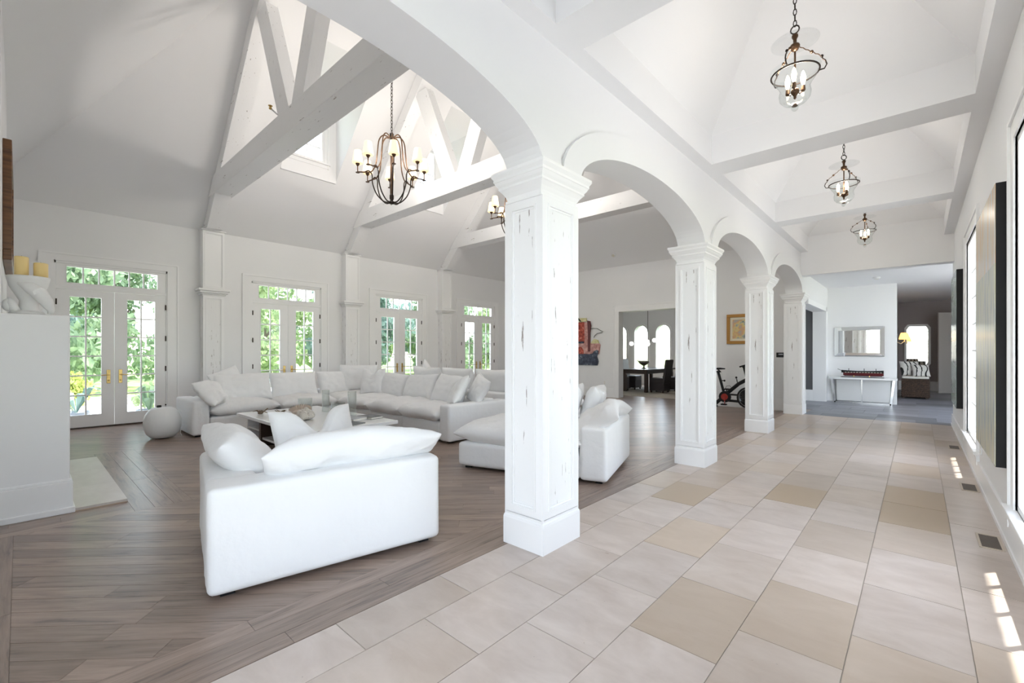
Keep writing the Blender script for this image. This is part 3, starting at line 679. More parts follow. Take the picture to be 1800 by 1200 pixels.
# ================================================================ OUTSIDE
struct(ob('ground_lawn', MB().box(-90, -11.1, -60, 90, -.5, -.30).box(-11.1, 60, 21.6, 90, -.5, -.30).box(14, 60, -60, 21.6, -.5, -.30), 'lawn'))
struct(ob('ground_bounce_paving', MB().box(.7, 14, -60, 21.6, -.5, -.30), 'terrace'))  # unseen pale paving, added to keep lawn-green bounce out of the hall
struct(ob('ground_terrace', MB().box(-16.2, -11.07, -6, 20, -.3, -.12).box(-16.5, -16.2, -6, 20, -.3, .12), 'terrace'))
def foliage(seed, blobs, nleaf, size):
    rr = random.Random(seed); vs = []; fs = []
    tot = sum(b_[3]**2 for b_ in blobs)
    for bx_, by_, bz_, br in blobs:
        for _ in range(int(nleaf*br*br/tot)):
            u = rr.gauss(0, 1), rr.gauss(0, 1), rr.gauss(0, 1); L = math.sqrt(sum(a*a for a in u)) or 1; q = br*rr.random()**.38
            p = Vector((bx_+u[0]/L*q, by_+u[1]/L*q, bz_+u[2]/L*q*.8)); s = size*rr.uniform(.5, 1.3)
            e = Euler((rr.uniform(0, 6.3), rr.uniform(0, 6.3), rr.uniform(0, 6.3))).to_matrix(); a, b2 = e @ Vector((s, 0, 0)), e @ Vector((0, s*.5, 0))
            i = len(vs); vs += [p-a, p+b2, p+a, p-b2]; fs.append((i, i+1, i+2, i+3))
    me = bpy.data.meshes.new('foliage'); me.from_pydata([tuple(v) for v in vs], [], fs); return me
def trunk(h, r, lean=0, branches=()):
    mb = MB().tube([(0, 0, -.3), (lean*.3, 0, h*.35), (lean, .1, h*.75), (lean*1.1, .05, h)], [r*1.3, r, r*.6, r*.2], 8)
    for z, dx, dy, dz in branches: mb.tube([(lean*.6, 0, z), (dx*.5, dy*.5, z+dz*.6), (dx, dy, z+dz)], [r*.5, r*.3, r*.1], 6)
    return mb.mesh('trunk')
TR = []
for s in range(3):
    rr = random.Random(40+s); bl = [(0, 0, 5.2, 1.5)]
    for _ in range(15):
        a = rr.uniform(0, 6.28); q = rr.uniform(.7, 2.2); z = rr.uniform(1.0, 6.6); bl.append((q*math.cos(a), q*math.sin(a), z, rr.uniform(.7, 1.25)))
    TR.append((foliage(s, bl, 5200, .17), trunk(6.0, .16, .2, [(2, 1, .6, 1.2), (2.6, -1, .5, 1.4), (3.2, .3, -1, 1.2)])))
tlab = ['leafy green tree beyond the terrace, seen through the french doors', 'bluish green dense tree behind the other garden trees']
spots = [(-20.5, y) for y in (.4, 6.0, 11.6, 17.2, 22.8, 28.4)] + [(-25.5, y) for y in (3.0, 8.8, 14.4, 20.2, 26)] + [(-32, y) for y in (.5, 8.5, 16.5, 24.5, 32.5)]
for i, (x, y) in enumerate(spots):
    far = x < -30; t = thing('garden_tree', tlab[1] if far else tlab[0], 'tree', (x, y, -.3), i*1.7, 'far garden trees' if far else 'garden trees')
    sc = 1.5 if far else rnd.uniform(.85, 1.1); t.scale = (sc, sc, sc)
    fo = bpy.data.objects.new('foliage', TR[i % 3][0]); col.objects.link(fo); fo.parent = t
    if not TR[i % 3][0].materials: TR[i % 3][0].materials.append(M[('leaf_a', 'leaf_b', 'leaf_d')[i % 3]])
    link('trunk', TR[i % 3][1], 'bark', t)
# shrubs and pots near the first door
def shrub(label, loc, r, mat, n_, seed, leaf=.07, grp=None):
    t = thing('shrub', label, 'shrub', loc, 0, grp); rr = random.Random(seed)
    bl = [(rr.uniform(-.4, .4)*r, rr.uniform(-.4, .4)*r, r*rr.uniform(.5, 1.3), r*.6) for _ in range(6)]
    link('foliage', foliage(seed, bl, n_, leaf), mat, t); ob('stem', MB().tube([(0, 0, 0), (.03, 0, r*.6), (0, .05, r*1.1)], [.04, .03, .015], 6), 'bark', t); return t
shrub('bright yellow green shrub outside the first french door', (-15.2, .70, -.12), .6, 'leaf_c', 1800, 3, .06)
def potted(label, loc, mat, seed):
    t = thing('potted_plant', label, 'potted plant', loc); rr = random.Random(seed)
    ob('pot', MB().lathe([(.16, 0), (.21, .26), (.225, .28), (.20, .28), (.19, .24)], seg=16), 'pot', t, smooth=True)
    mb = MB()
    for k in range(16):
        a = rr.uniform(0, 6.28); L = rr.uniform(.3, .55); d = Vector((math.cos(a), math.sin(a), 0)); h = rr.uniform(.35, .75); w_ = .05; sd = Vector((-d.y, d.x, 0))*w_
        p0 = Vector((0, 0, .24)); p1 = d*L*.5+Vector((0, 0, .24+h*.8)); p2 = d*L+Vector((0, 0, .2+h*.75))
        mb.add([p0, p1+sd, p2, p1-sd], [(0, 1, 2, 3)])
    ob('leaves', mb, mat, t)
potted('low potted plant with dark blue-green leaves on the terrace', (-12.3, .75, -.12), 'leaf_d', 1)
potted('tall glossy potted plant right outside the first door', (-11.75, 1.80, -.12), 'leaf_a', 2)
shrub('round green shrub at the terrace edge behind the tall potted plant', (-13.0, 2.2, -.12), .55, 'leaf_b', 1500, 8, .06)
t = thing('garden_tree', 'thin leaning tree outside the arched dining windows', 'tree', (-7.2, 24, -.3)); link('foliage', foliage(77, [(-.5, 0, 4.2, 1.0), (.8, .3, 4.6, 1.1), (-1.8, 0, 3.9, .9), (1.9, 0, 4.1, .8)], 900, .15), 'leaf_d', t); link('trunk', trunk(4.6, .12, .9, [(1.8, -1.2, .2, 1.6), (2.3, 1.6, 0, 1.5)]), 'bark', t)

# ================================================================ LAMPS
def links(z0, z1, step=.042, r=.0036, w=.011):
    mb = MB(); n_ = max(1, int((z1-z0)/step))
    for i in range(n_):
        zc = z0+(i+.5)*(z1-z0)/n_; h = step*.62; a = i % 2
        pts = []
        for k in range(8):
            t_ = 2*math.pi*k/8; u, v = w*math.cos(t_), h*math.sin(t_); pts.append((u, 0, zc+v) if a == 0 else (0, u, zc+v))
        mb.tube(pts, r, 5, closed=True)
    return mb
def pendant():
    t = thing('pendant_lantern', '', 'pendant lamp'); z = lambda w_: w_      # local z = world z
    ob('canopy', MB().lathe([(.005, 4.60), (.055, 4.63), (.06, 4.664)], seg=16), 'dark_bronze', t)
    ob('chain', links(3.80, 4.61), 'dark_bronze', t)
    ob('top_loop', MB().tube([(.028*math.cos(a*math.pi/6), 0, 3.775+.03*math.sin(a*math.pi/6)) for a in range(12)], .005, 6, True), 'dark_bronze', t)
    ob('hub', MB().lathe([(.006, 3.74), (.02, 3.735), (.022, 3.72), (.012, 3.70), (.012, 3.67), (.03, 3.66), (.034, 3.645), (.022, 3.62), (.008, 3.61)], seg=14), 'bronze', t, smooth=True)
    ob('smoke_plate', MB().lathe([(.012, 3.695), (.08, 3.70), (.15, 3.685), (.158, 3.68), (.15, 3.681), (.08, 3.695), (.012, 3.69)], seg=32, cap=False), 'clear_glass', t, smooth=True)
    ob('stem', MB().tube([(0, 0, 3.62), (0, 0, 3.31)], .007, 8), 'bronze', t)
    ob('ring', MB().tube([(.156*math.cos(a*math.pi/16), .156*math.sin(a*math.pi/16), 3.44) for a in range(32)], .006, 6, True), 'dark_bronze', t, smooth=True)
    for k in range(3):
        a = 2*math.pi*k/3+2.5; c_, s_ = math.cos(a), math.sin(a); P = lambda r_, zz: (r_*c_, r_*s_, zz)
        h = ob('hook', MB().tube([P(.158, 3.44), P(.19, 3.445), P(.205, 3.475), P(.195, 3.505), P(.178, 3.52), P(.175, 3.535)], .005, 6).ball(P(.174, 3.54), .011, 8, 6), 'dark_bronze', t, smooth=True)
        mb = MB(); n_ = 9
        for i in range(n_):
            f0, f1 = i/n_, (i+1)/n_; A = Vector(P(.03, 3.64)).lerp(Vector(P(.174, 3.54)), f0); B = Vector(P(.03, 3.64)).lerp(Vector(P(.174, 3.54)), f1)
            mb.tube([A, (A+B)/2+Vector((0, 0, .003 if i % 2 else -.003)), B], .0034, 5)
        mb.ball(tuple(Vector(P(.03, 3.64)).lerp(Vector(P(.174, 3.54)), .55)), .012, 8, 6)
        ob('hanging_chain', mb, 'bronze', t)
    ob('glass_jar', MB().lathe([(.165, 3.475), (.158, 3.45), (.135, 3.40), (.108, 3.36), (.098, 3.33), (.105, 3.29), (.10, 3.255), (.075, 3.225), (.04, 3.205), (.012, 3.20)], seg=32, cap=False), 'jar_glass', t, smooth=True)
    ob('cluster', MB().lathe([(.006, 3.335), (.024, 3.325), (.03, 3.305), (.018, 3.285), (.008, 3.27), (.011, 3.262), (.004, 3.25)], seg=12), 'bronze', t, smooth=True)
    for k in range(3):
        a = 2*math.pi*k/3+.6; c_, s_ = .058*math.cos(a), .058*math.sin(a)
        sk = ob('socket', MB().tube([(0, 0, 3.305), (c_*.6, s_*.6, 3.295), (c_, s_, 3.31)], .005, 6).lathe([(.008, 3.305), (.016, 3.315), (.013, 3.35), (.009, 3.352)], (c_, s_, 0), 10), 'bronze', t)
        ob('bulb', MB().lathe([(.007, 3.35), (.016, 3.385), (.018, 3.41), (.012, 3.44), (.003, 3.462)], (c_, s_, 0), 10), 'bulb', sk, smooth=True)
    lamp(t, (0, 0, 3.44), 5.5, .05)
    ob('finial', MB().ball((0, 0, 3.185), .024, 12, 8), 'jar_glass', t, smooth=True); ob('finial_cap', MB().lathe([(.022, 3.200), (.014, 3.212), (.004, 3.214)], seg=12), 'bronze', t)
    return t
p0 = pendant(); PX = -.688
pl = ['bell jar pendant lantern hanging between the chaise column and the next beam', 'bell jar pendant lantern hanging in the middle ceiling coffer', 'bell jar pendant lantern in the coffer nearest the foyer']
for i, y in enumerate((3.93, 6.93, 9.88)):
    t = p0 if i == 0 else copy_tree(p0); t.location = (PX, y, 0); t.rotation_euler = (0, 0, .5*i); tag(t, pl[i], 'pendant lamp', 'hall pendants')
def chandelier():
    t = thing('chandelier', '', 'chandelier')
    ob('canopy', MB().lathe([(.01, 8.10), (.07, 8.13), (.08, 8.16)], seg=16), 'dark_bronze', t)
    ob('chain', links(4.93, 8.1, .055, .0055, .016), 'dark_bronze', t)
    ob('top_hub', MB().lathe([(.01, 4.95), (.035, 4.93), (.03, 4.89), (.05, 4.87), (.02, 4.84)], seg=14), 'dark_bronze', t, smooth=True)
    ob('bottom_hub', MB().lathe([(.01, 3.775), (.05, 3.785), (.055, 3.81), (.02, 3.83), (.035, 3.86), (.035, 3.92), (.01, 3.94)], seg=14), 'dark_bronze', t, smooth=True)
    ob('stem', MB().tube([(0, 0, 3.9), (0, 0, 4.86)], .011, 8), 'bronze', t)
    NA = 8
    for k in range(NA):
        a = 2*math.pi*(k+.35)/NA; c_, s_ = math.cos(a), math.sin(a); P = lambda r_, zz: (r_*c_, r_*s_, zz)
        def curve(cp):
            out = []
            for i in range(len(cp)-1):
                p_, q_ = cp[max(i-1, 0)], cp[i]; r_, s2 = cp[i+1], cp[min(i+2, len(cp)-1)]
                for j in range(5):
                    u = j/5; out.append(tuple(.5*((2*q_[m_])+(-p_[m_]+r_[m_])*u+(2*p_[m_]-5*q_[m_]+4*r_[m_]-s2[m_])*u*u+(-p_[m_]+3*q_[m_]-3*r_[m_]+s2[m_])*u**3) for m_ in (0, 1)))
            return [P(*x) for x in out+[cp[-1]]]
        rib = ob('arm', MB().tube(curve([(.03, 4.86), (.13, 4.89), (.20, 4.80), (.225, 4.6), (.25, 4.40), (.32, 4.27), (.42, 4.25), (.53, 4.24)]), .0105, 6), 'bronze', t, smooth=True)
        ob('lower_rib', MB().tube(curve([(.42, 4.25), (.36, 4.28), (.31, 4.22), (.30, 4.08), (.24, 3.92), (.13, 3.81), (.04, 3.80)]), .0105, 6), 'dark_bronze', t, smooth=True)
        q = P(.53, 0)
        ob('candle_cup', MB().lathe([(.03, 4.225), (.034, 4.232), (.008, 4.24), (.009, 4.33), (.03, 4.36), (.036, 4.375), (.01, 4.38)], (q[0], q[1], 0), 10), 'bronze', rib)
        lamp(t, (q[0], q[1], 4.605), 8, .04)
        ob('lamp_shade', MB().lathe([(.072, 4.375), (.082, 4.385), (.085, 4.40), (.078, 4.425), (.079, 4.428), (.053, 4.575), (.054, 4.58)], (q[0], q[1], 0), 16, cap=True), 'shade', rib, smooth=True)
    return t
c0 = chandelier()
cl = ['bronze chandelier with eight small cream shades above the coffee table', 'bronze chandelier partly hidden behind the chipped column beside the chaise']
for i, y in enumerate((4.12, 7.18)):
    t = c0 if i == 0 else copy_tree(c0); t.location = (-6.42, y, 0); tag(t, cl[i], 'chandelier', 'great room chandeliers')
    if i: t.rotation_euler = (0, 0, .3)
# ================================================================ SEATING
def cushion_mesh(w, h, t, seed, n=22, conc=.05, p=3.0, wr=.02, chop=0., bend=0.):
    vs = []; fs = []; idx = {}
    def pt(i, j, sgn):
        u, v = -1+2*i/n, -1+2*j/n
        uu, vv = math.copysign(abs(u)**.85, u), math.copysign(abs(v)**.85, v)
        f = math.sqrt(max(0, 1-abs(uu)**p)*max(0, 1-abs(vv)**p))
        x = w/2*uu*(1-conc*(1-vv*vv)); y = h/2*vv*(1-conc*(1-uu*uu))
        q = Vector((x*3.1+seed*3.7, y*3.1-seed*1.9, sgn*4.0+seed))
        nz = noise.noise(q*1.2)*1.0+abs(noise.noise(q*2.6))*1.1-.35+abs(noise.noise(q*5.5))*.5
        edge = abs(noise.noise(Vector((x*9+seed, y*9, sgn))))*(1-f)*.5
        z = sgn*t/2*f+wr*nz*min(1, f*1.6)*sgn - sgn*wr*edge*f
        x += wr*.8*noise.noise(q*.9+Vector((9, 0, 0))); y += wr*.8*noise.noise(q*.9+Vector((0, 9, 0)))
        if chop: 
            k = math.exp(-(uu/.33)**2)*max(0, vv+.35)/1.35; y -= chop*k; z *= 1-.25*k
        if bend: z -= bend*(uu*uu)*w
        return (x, y, z)
    for sgn in (1, -1):
        for i in range(n+1):
            for j in range(n+1):
                edge = i in (0, n) or j in (0, n)
                if edge and sgn < 0: idx[(i, j, -1)] = idx[(i, j, 1)]; continue
                idx[(i, j, sgn)] = len(vs); vs.append(pt(i, j, sgn))
        for i in range(n):
            for j in range(n):
                q = [idx[(i, j, sgn)], idx[(i+1, j, sgn)], idx[(i+1, j+1, sgn)], idx[(i, j+1, sgn)]]
                fs.append(tuple(q if sgn > 0 else q[::-1]))
    me = bpy.data.meshes.new('cushion'); me.from_pydata(vs, [], fs); me.polygons.foreach_set('use_smooth', [True]*len(fs)); me.update(); return me
def frame(center, phi, el, roll=0):
    n_ = Vector((math.cos(phi)*math.cos(el), math.sin(phi)*math.cos(el), math.sin(el))); up = Vector((-math.cos(phi)*math.sin(el), -math.sin(phi)*math.sin(el), math.cos(el)))
    rt = up.cross(n_); m_ = Matrix((rt, up, n_)).transposed().to_4x4(); m_.translation = Vector(center); return m_ @ Matrix.Rotation(roll, 4, 'Z')
def cushion(name, label, grp, center, phi, el, w, h, t, seed, roll=0, mat='fabric', cat='cushion', parent=None, **k):
    o = link(name, cushion_mesh(w, h, t, seed, **k), mat, parent); o.matrix_world = frame(center, R(phi), R(el), R(roll))
    if parent: o.matrix_local = frame(center, R(phi), R(el), R(roll))
    else: tag(o, label, cat, grp)
    o.modifiers.new('sub', 'SUBSURF').levels = 1; o.modifiers['sub'].render_levels = 1
    return o
def block(name, parent, dims, bev=.045, mat='fabric'):
    """upholstered block with soft edges and a slightly bulging, creased skin"""
    x0, x1, y0, y1, z0, z1 = dims; bm = bmesh.new(); bmesh.ops.create_cube(bm, size=1)
    for v in bm.verts: v.co = Vector(((x0+x1)/2+v.co.x*(x1-x0), (y0+y1)/2+v.co.y*(y1-y0), (z0+z1)/2+v.co.z*(z1-z0)))
    bmesh.ops.bevel(bm, geom=bm.edges[:]+bm.verts[:], offset=min(bev, .45*min(x1-x0, y1-y0, z1-z0)), segments=4, profile=.55, affect='EDGES')
    bmesh.ops.subdivide_edges(bm, edges=[e for e in bm.edges if e.calc_length() > .12], cuts=7, use_grid_fill=True)
    bm.normal_update()
    for v in bm.verts:
        q = v.co*2.3+Vector((x0*3, y0*5, 0)); k = noise.noise(q)*.006+noise.noise(Vector((v.co.x*14, v.co.y*14, v.co.z*2.2)))*.0035
        if v.co.z > z0+.03: v.co += v.normal*k
    me = bpy.data.meshes.new(name); bm.to_mesh(me); bm.free(); return link(name, me, mat, parent, smooth=True)
def feet(parent, pts):
    for x, y in pts: ob('foot', MB().box(x-.035, x+.035, y-.035, y+.035, 0, .05), 'black', parent)
# ---- corner chair in front, back towards the hall
ch = thing('corner_armchair', 'oversized white slipcovered corner chair with its tall back beside the stone floor', 'armchair', (-2.79, .665, 0), R(-11.3))
block('back', ch, (-.27, 0, 0, 1.38, .028, .612)); block('side_back', ch, (-1.17, -.265, 0.001, .27, .028, .608)); block('seat_base', ch, (-1.17, -.265, .265, 1.375, .03, .30))
feet(ch, [(-.1, .1), (-.1, 1.28), (-1.07, .1), (-1.07, 1.28)])
cushion('seat_cushion', '', None, (-.74, .83, .385), 0, 90, .98, 1.1, .22, 2, parent=ch, p=5, conc=.0, wr=.025, mat='fabric_seat')
def chl(x, y, z): v = Matrix.Rotation(R(-11.3), 4, 'Z') @ Vector((x, y, z)); return (v.x-2.79, v.y+.665, v.z)
G1 = 'cushions on the corner chair'
cushion('back_cushion', 'long white feather cushion lying along the back of the corner chair', G1, chl(-.24, .84, .69), 168.7, 55, 1.16, .40, .22, 11, roll=-2, n=30, p=3.4, conc=.03, wr=.028, bend=.06)
cushion('back_cushion', 'plump white cushion slumped over the side of the corner chair', G1, chl(-.70, .21, .675), 79, 52, .74, .44, .24, 12, roll=6, n=24, p=3.2, conc=.04, wr=.026)
cushion('throw_pillow', 'white pillow with a deep chop in its top, on the corner chair', G1, chl(-.74, .72, .685), 0, 24, .64, .52, .20, 13, n=28, conc=.06, p=2.6, wr=.02, chop=.20)
# ---- chaise, back towards the hall
cz = thing('chaise_lounge', 'long white chaise lounge beside the chipped column', 'chaise', (-2.30, 3.945, 0), R(17.5))
block('back', cz, (-.29, 0, 0, 1.28, .028, .575)); block('seat_base', cz, (-1.74, -.285, .001, 1.275, .028, .30))
feet(cz, [(-.1, .1), (-.1, 1.18), (-1.64, .1), (-1.64, 1.18)])
cushion('seat_cushion', '', None, (-1.04, .64, .395), 0, 90, 1.32, 1.58, .26, 4, parent=cz, n=30, p=5, conc=.0, wr=.03, mat='fabric_seat')
def czl(x, y, z): v = Matrix.Rotation(R(17.5), 4, 'Z') @ Vector((x, y, z)); return (v.x-2.30, v.y+3.945, v.z)
G2 = 'cushions on the chaise'
cushion('back_cushion', 'big soft cushion draped over the back of the chaise', G2, czl(-.20, .58, .655), 198, 60, 1.14, .52, .20, 21, roll=2, n=28, p=3.2, wr=.035, bend=.12)
cushion('back_cushion', 'upright white cushion leaning against the far end of the chaise back', G2, czl(-.40, 1.0, .70), 200, 20, .62, .50, .22, 22, n=22, wr=.025)
cushion('throw_pillow', 'square white pillow standing on the chaise seat behind the chipped column', G2, czl(-.60, .80, .73), 205, 20, .52, .50, .20, 23, n=22, conc=.07, p=2.6, wr=.018, chop=.08)
# ---- sectional around the coffee table
sc_ = thing('sectional_sofa', 'large white slipcovered sectional sofa around the coffee table', 'sofa', (-9.45, 1.80, 0))
def S(x0, x1, y0, y1, z0, z1): return (x0+9.45, x1+9.45, y0-1.80, y1-1.80, z0, z1)
block('arm', sc_, S(-9.45, -8.35, 1.80, 2.04, .028, .575)); block('arm', sc_, S(-5.25, -5.02, 4.17, 5.42, .028, .565))
for a, b2 in ((2.045, 3.10), (3.105, 4.165)):
    block('seat_base', sc_, S(-9.19, -8.37, a, b2, .03, .30)); block('back', sc_, S(-9.45, -9.20, a, b2, .028, .57))
block('seat_base', sc_, S(-9.19, -8.30, 4.17, 5.10, .03, .30)); block('back', sc_, S(-9.45, -9.20, 4.17, 5.36, .028, .57))
for a, b2 in ((-8.295, -7.25), (-7.245, -6.25), (-6.245, -5.255)):
    block('seat_base', sc_, S(a, b2, 4.19, 5.10, .03, .30))
for a, b2 in ((-9.195, -8.30), (-8.295, -7.25), (-7.245, -6.25), (-6.245, -5.255)): block('back', sc_, S(a, b2, 5.11, 5.36, .028, .57))
feet(sc_, [(.1, .1), (1.0, .1), (.1, 3.4), (4.3, 2.5), (4.3, 3.5), (2.2, 2.6), (2.2, 3.4), (.1, 1.7), (.95, 1.7)])
def seat(x, y, w, d, s): cushion('seat_cushion', '', None, (x+9.45, y-1.80, .40), 0, 90, d, w, .25, s, parent=sc_, n=24, p=5, conc=0, wr=.028, mat='fabric_seat')
seat(-8.80, 2.57, .98, 1.06, 31); seat(-8.80, 3.64, .98, 1.06, 32); seat(-8.78, 4.70, 1.0, 1.02, 33); seat(-7.77, 4.60, 1.04, 1.02, 34); seat(-6.75, 4.60, 1.0, 1.02, 35); seat(-5.75, 4.60, 1.0, 1.02, 36)
G3 = 'back cushions of the sectional'
cushion('back_cushion', 'wide white back cushion next to the rumpled arm cushion', G3, (-9.02, 2.72, .70), 0, 22, .95, .54, .27, 41, roll=2, n=24, wr=.028)
cushion('back_cushion', 'wide white back cushion in the middle of the window side of the sectional', G3, (-9.06, 3.62, .695), 0, 18, .92, .52, .26, 42, n=24, wr=.025)
cushion('back_cushion', 'white back cushion on the window side, touching the large square pillow', G3, (-9.05, 4.50, .69), 4, 18, .88, .52, .26, 43, n=24, wr=.025)
G4 = G3
cushion('back_cushion', 'wide white back cushion beside the pillow with two pointed corners', G4, (-7.72, 4.98, .69), -90, 18, .92, .50, .26, 44, roll=-2, n=24, wr=.026)
cushion('back_cushion', 'wide white back cushion in the middle of the side facing the fireplace', G4, (-6.80, 4.97, .69), -92, 22, .92, .52, .26, 45, roll=2, n=24, wr=.026)
cushion('back_cushion', 'wide white back cushion beside the plump pillow on the sectional arm', G4, (-5.92, 4.94, .695), -94, 25, .90, .54, .26, 46, roll=-3, n=24, wr=.026)
cushion('arm_cushion', 'rumpled white cushion folded over the sectional arm beside the round white lamp', None, (-8.62, 2.16, .66), 72, 40, .80, .50, .26, 47, roll=-14, n=28, wr=.04, bend=.10)
cushion('throw_pillow', 'white pillow peaking behind the cushion folded over the sectional arm', None, (-9.12, 2.50, .80), 10, 15, .55, .52, .18, 48, roll=20, n=20, conc=.08, p=2.6)
cushion('throw_pillow', 'large square white pillow standing in the corner of the sectional', None, (-8.86, 4.86, .80), -42, 14, .82, .56, .20, 49, n=26, conc=.05, p=3.4, wr=.014)
cushion('throw_pillow', 'white pillow with two pointed corners next to the large square pillow', None, (-8.16, 4.80, .75), -62, 14, .54, .54, .20, 50, n=26, conc=.07, p=2.6, chop=.13)
cushion('throw_pillow', 'plump white pillow propped on the sectional arm beside the chaise', None, (-5.44, 4.70, .70), -128, 30, .56, .52, .20, 51, roll=18, n=24, conc=.07, p=2.6)
cushion('throw_pillow', 'white pillow with a pointed corner lying on the sectional arm, behind the plump pillow', None, (-5.30, 5.02, .72), -112, 26, .60, .50, .20, 52, roll=-12, n=24, conc=.08, p=2.6)
# ---- second sofa behind, facing the dining room
s2 = thing('sofa', 'white sofa standing back to back with the sectional', 'sofa', (-8.9, 6.05, 0))
block('seat_base', s2, (0, 4.3, .27, 1.1, .03, .30))
for a, b2 in ((0, 1.07), (1.075, 2.14), (2.145, 3.21), (3.215, 4.3)): block('back', s2, (a, b2, 0, .26, .028, .57))
feet(s2, [(.1, .1), (4.2, .1), (.1, 1.0), (4.2, 1.0)])
for i in range(4): cushion('seat_cushion', '', None, (.54+1.07*i, .68, .40), 0, 90, 1.02, 1.05, .24, 60+i, parent=s2, n=14, p=5, conc=0, mat='fabric_seat')
G5 = 'back cushions of the second sofa'
for i in range(4): cushion('back_cushion', 'white back cushion showing over the back of the second sofa', G5, (-8.36+1.07*i, 6.36, .74), 90, 20, 1.02, .56, .26, 70+i, n=18)
cushion('throw_pillow', 'small white pillow poking up above the second sofa, beside the third french door', None, (-8.5, 6.42, .86), 60, 10, .50, .50, .18, 77, roll=25, n=18, conc=.08, p=2.6)
# ================================================================ COFFEE TABLE AND WHAT STANDS ON IT
ct = thing('coffee_table', 'long low white coffee table with dark slab legs and a lower shelf', 'coffee table', (-6.42, 2.82, 0))
ob('table_top', MB().box(-1.22, 1.22, -.615, .615, .375, .42), 'white_gloss', ct, bevel=.004)
for x in (-.52, .62): ob('slab_leg', MB().box(x-.035, x+.035, -.52, .52, 0, .375), 'dark_wood', ct)
ob('lower_shelf', MB().box(-.485, .585, -.50, .50, .10, .13), 'white_gloss', ct)
ob('side_shelf', MB().box(-1.10, -.555, -.50, .50, .20, .225), 'white_gloss', ct)
ob('side_support', MB().box(-1.12, -1.08, -.5, .5, 0, .375), 'white_gloss', ct)
TZ = .42
def hurricane(label, x, y, r, h):
    t = tag(ob('glass_hurricane', MB().lathe([(.001, .006), (r, .006), (r, h), (r-.004, h), (r-.004, .012), (.001, .012)], seg=24, cap=False), 'jar_glass', smooth=True), label, 'glass vase', 'glass cylinders on the coffee table'); t.location = (x, y, TZ-.006)
hurricane('wide glass cylinder beside the striped shell on the coffee table', -6.86, 2.90, .10, .23)
hurricane('slim tall glass cylinder behind the striped shell on the coffee table', -6.78, 3.18, .055, .34)
hurricane('wide glass cylinder beside the pale coral on the coffee table', -5.98, 2.98, .095, .23)
hurricane('slim tall glass cylinder beside the dark books on the coffee table', -6.04, 3.22, .06, .36)
mb = MB(); n_ = 16       # fluted clam shell
for k in range(n_):
    a0, a1 = math.pi*(k/n_), math.pi*((k+1)/n_); am = (a0+a1)/2
    for (p, q, dz) in ((a0, am, .02), (am, a1, -.02)):
        def rim(a, rr, z): return (rr*math.cos(a), .45*rr*math.sin(a), z+rr*.35*math.sin(a))
        za, zb = (0, .022) if dz > 0 else (.022, 0)
        mb.add([(0, 0, 0), rim(p, .10, .03+za*.5), rim(p, .20, .06+za), rim(q, .20, .06+zb), rim(q, .10, .03+zb*.5)], [(0, 1, 2, 3, 4)])
mb.ball((0, .03, .03), (.16, .07, .05), 12, 8)
t = tag(ob('clam_shell', mb, 'shell', smooth=False), 'striped brown clam shell on the coffee table', 'shell'); t.location = (-6.62, 2.72, TZ+.0); t.rotation_euler = (0, 0, R(25)); t.scale = (1, 1, 1.1)
mb = MB(); rr = random.Random(4)
for k in range(34):
    a = rr.uniform(0, 6.28); q = rr.random()**.5*.15; mb.ball((q*math.cos(a), q*math.sin(a)*.7, .05+rr.uniform(0, .11)*(1-q/.17)), rr.uniform(.03, .055), 8, 6)
mb.ball((0, 0, .045), (.17, .12, .045), 14, 8)
t = tag(ob('coral', mb, 'coral', smooth=True), 'pale lump of coral on the coffee table', 'coral'); t.location = (-6.22, 2.62, TZ)
for i, (x, y, s) in enumerate(((-7.22, 2.40, 1), (-7.05, 2.62, .8))):
    mb = MB(); rr = random.Random(20+i)
    for k in range(9):
        a = rr.uniform(0, 6.28); mb.tube([(0, 0, .015), (.05*math.cos(a), .05*math.sin(a), .03+rr.random()*.03), (.10*math.cos(a+.5), .10*math.sin(a+.5), .012+rr.random()*.07)], [.014, .010, .004], 6)
    mb.ball((0, 0, .02), (.04, .04, .02), 8, 6)
    t = tag(ob('driftwood', mb, 'drift'), ['small brown twig cluster near the end of the coffee table', 'smaller brown twig cluster behind the first on the coffee table'][i], 'driftwood', 'twig clusters on the coffee table'); t.location = (x, y, TZ); t.scale = (s, s, s)
def book(label, x, y, z, w, d, h, mat, rz, grp):
    t = thing('book', label, 'book', (x, y, z), R(rz), grp)
    ob('cover', MB().box(-w/2, w/2, -d/2, d/2, 0, .004).box(-w/2, w/2, -d/2, d/2, h-.004, h).box(-w/2, -w/2+.004, -d/2, d/2, .004, h-.004), mat, t)
    ob('pages', MB().box(-w/2+.004, w/2-.005, -d/2+.005, d/2-.005, .004, h-.004), 'paper', t)
g = 'books on the coffee table'
book('black book lying beyond the grey one on the coffee table', -6.02, 3.30-.0, TZ, .30, .22, .03, 'book_c', 10, g) if False else None
book('thick grey book with a pale cover on the coffee table', -5.72, 3.02, TZ, .36, .27, .035, 'book_b', 20, g)
book('black book behind the thick grey one on the coffee table', -5.68, 3.30, TZ, .30, .20, .03, 'book_c', 8, g)
book('thin open-faced magazine with a photo cover near the table corner', -5.42, 2.86, TZ, .30, .24, .012, 'book_a', 15, g)
z = .13
for i, (h, mt, lb) in enumerate(((.035, 'book_e', 'brown book at the bottom of the stack under the coffee table'), (.03, 'book_d', 'cream book second from the bottom under the coffee table'), (.035, 'book_e', 'brown book second from the top of the stack under the coffee table'), (.03, 'book_c', 'black book on top of the stack under the coffee table'))):
    book(lb, -5.99, 2.72, z, .36-.02*i, .28, h, mt, 6*i-8, 'stack under the coffee table'); z += h
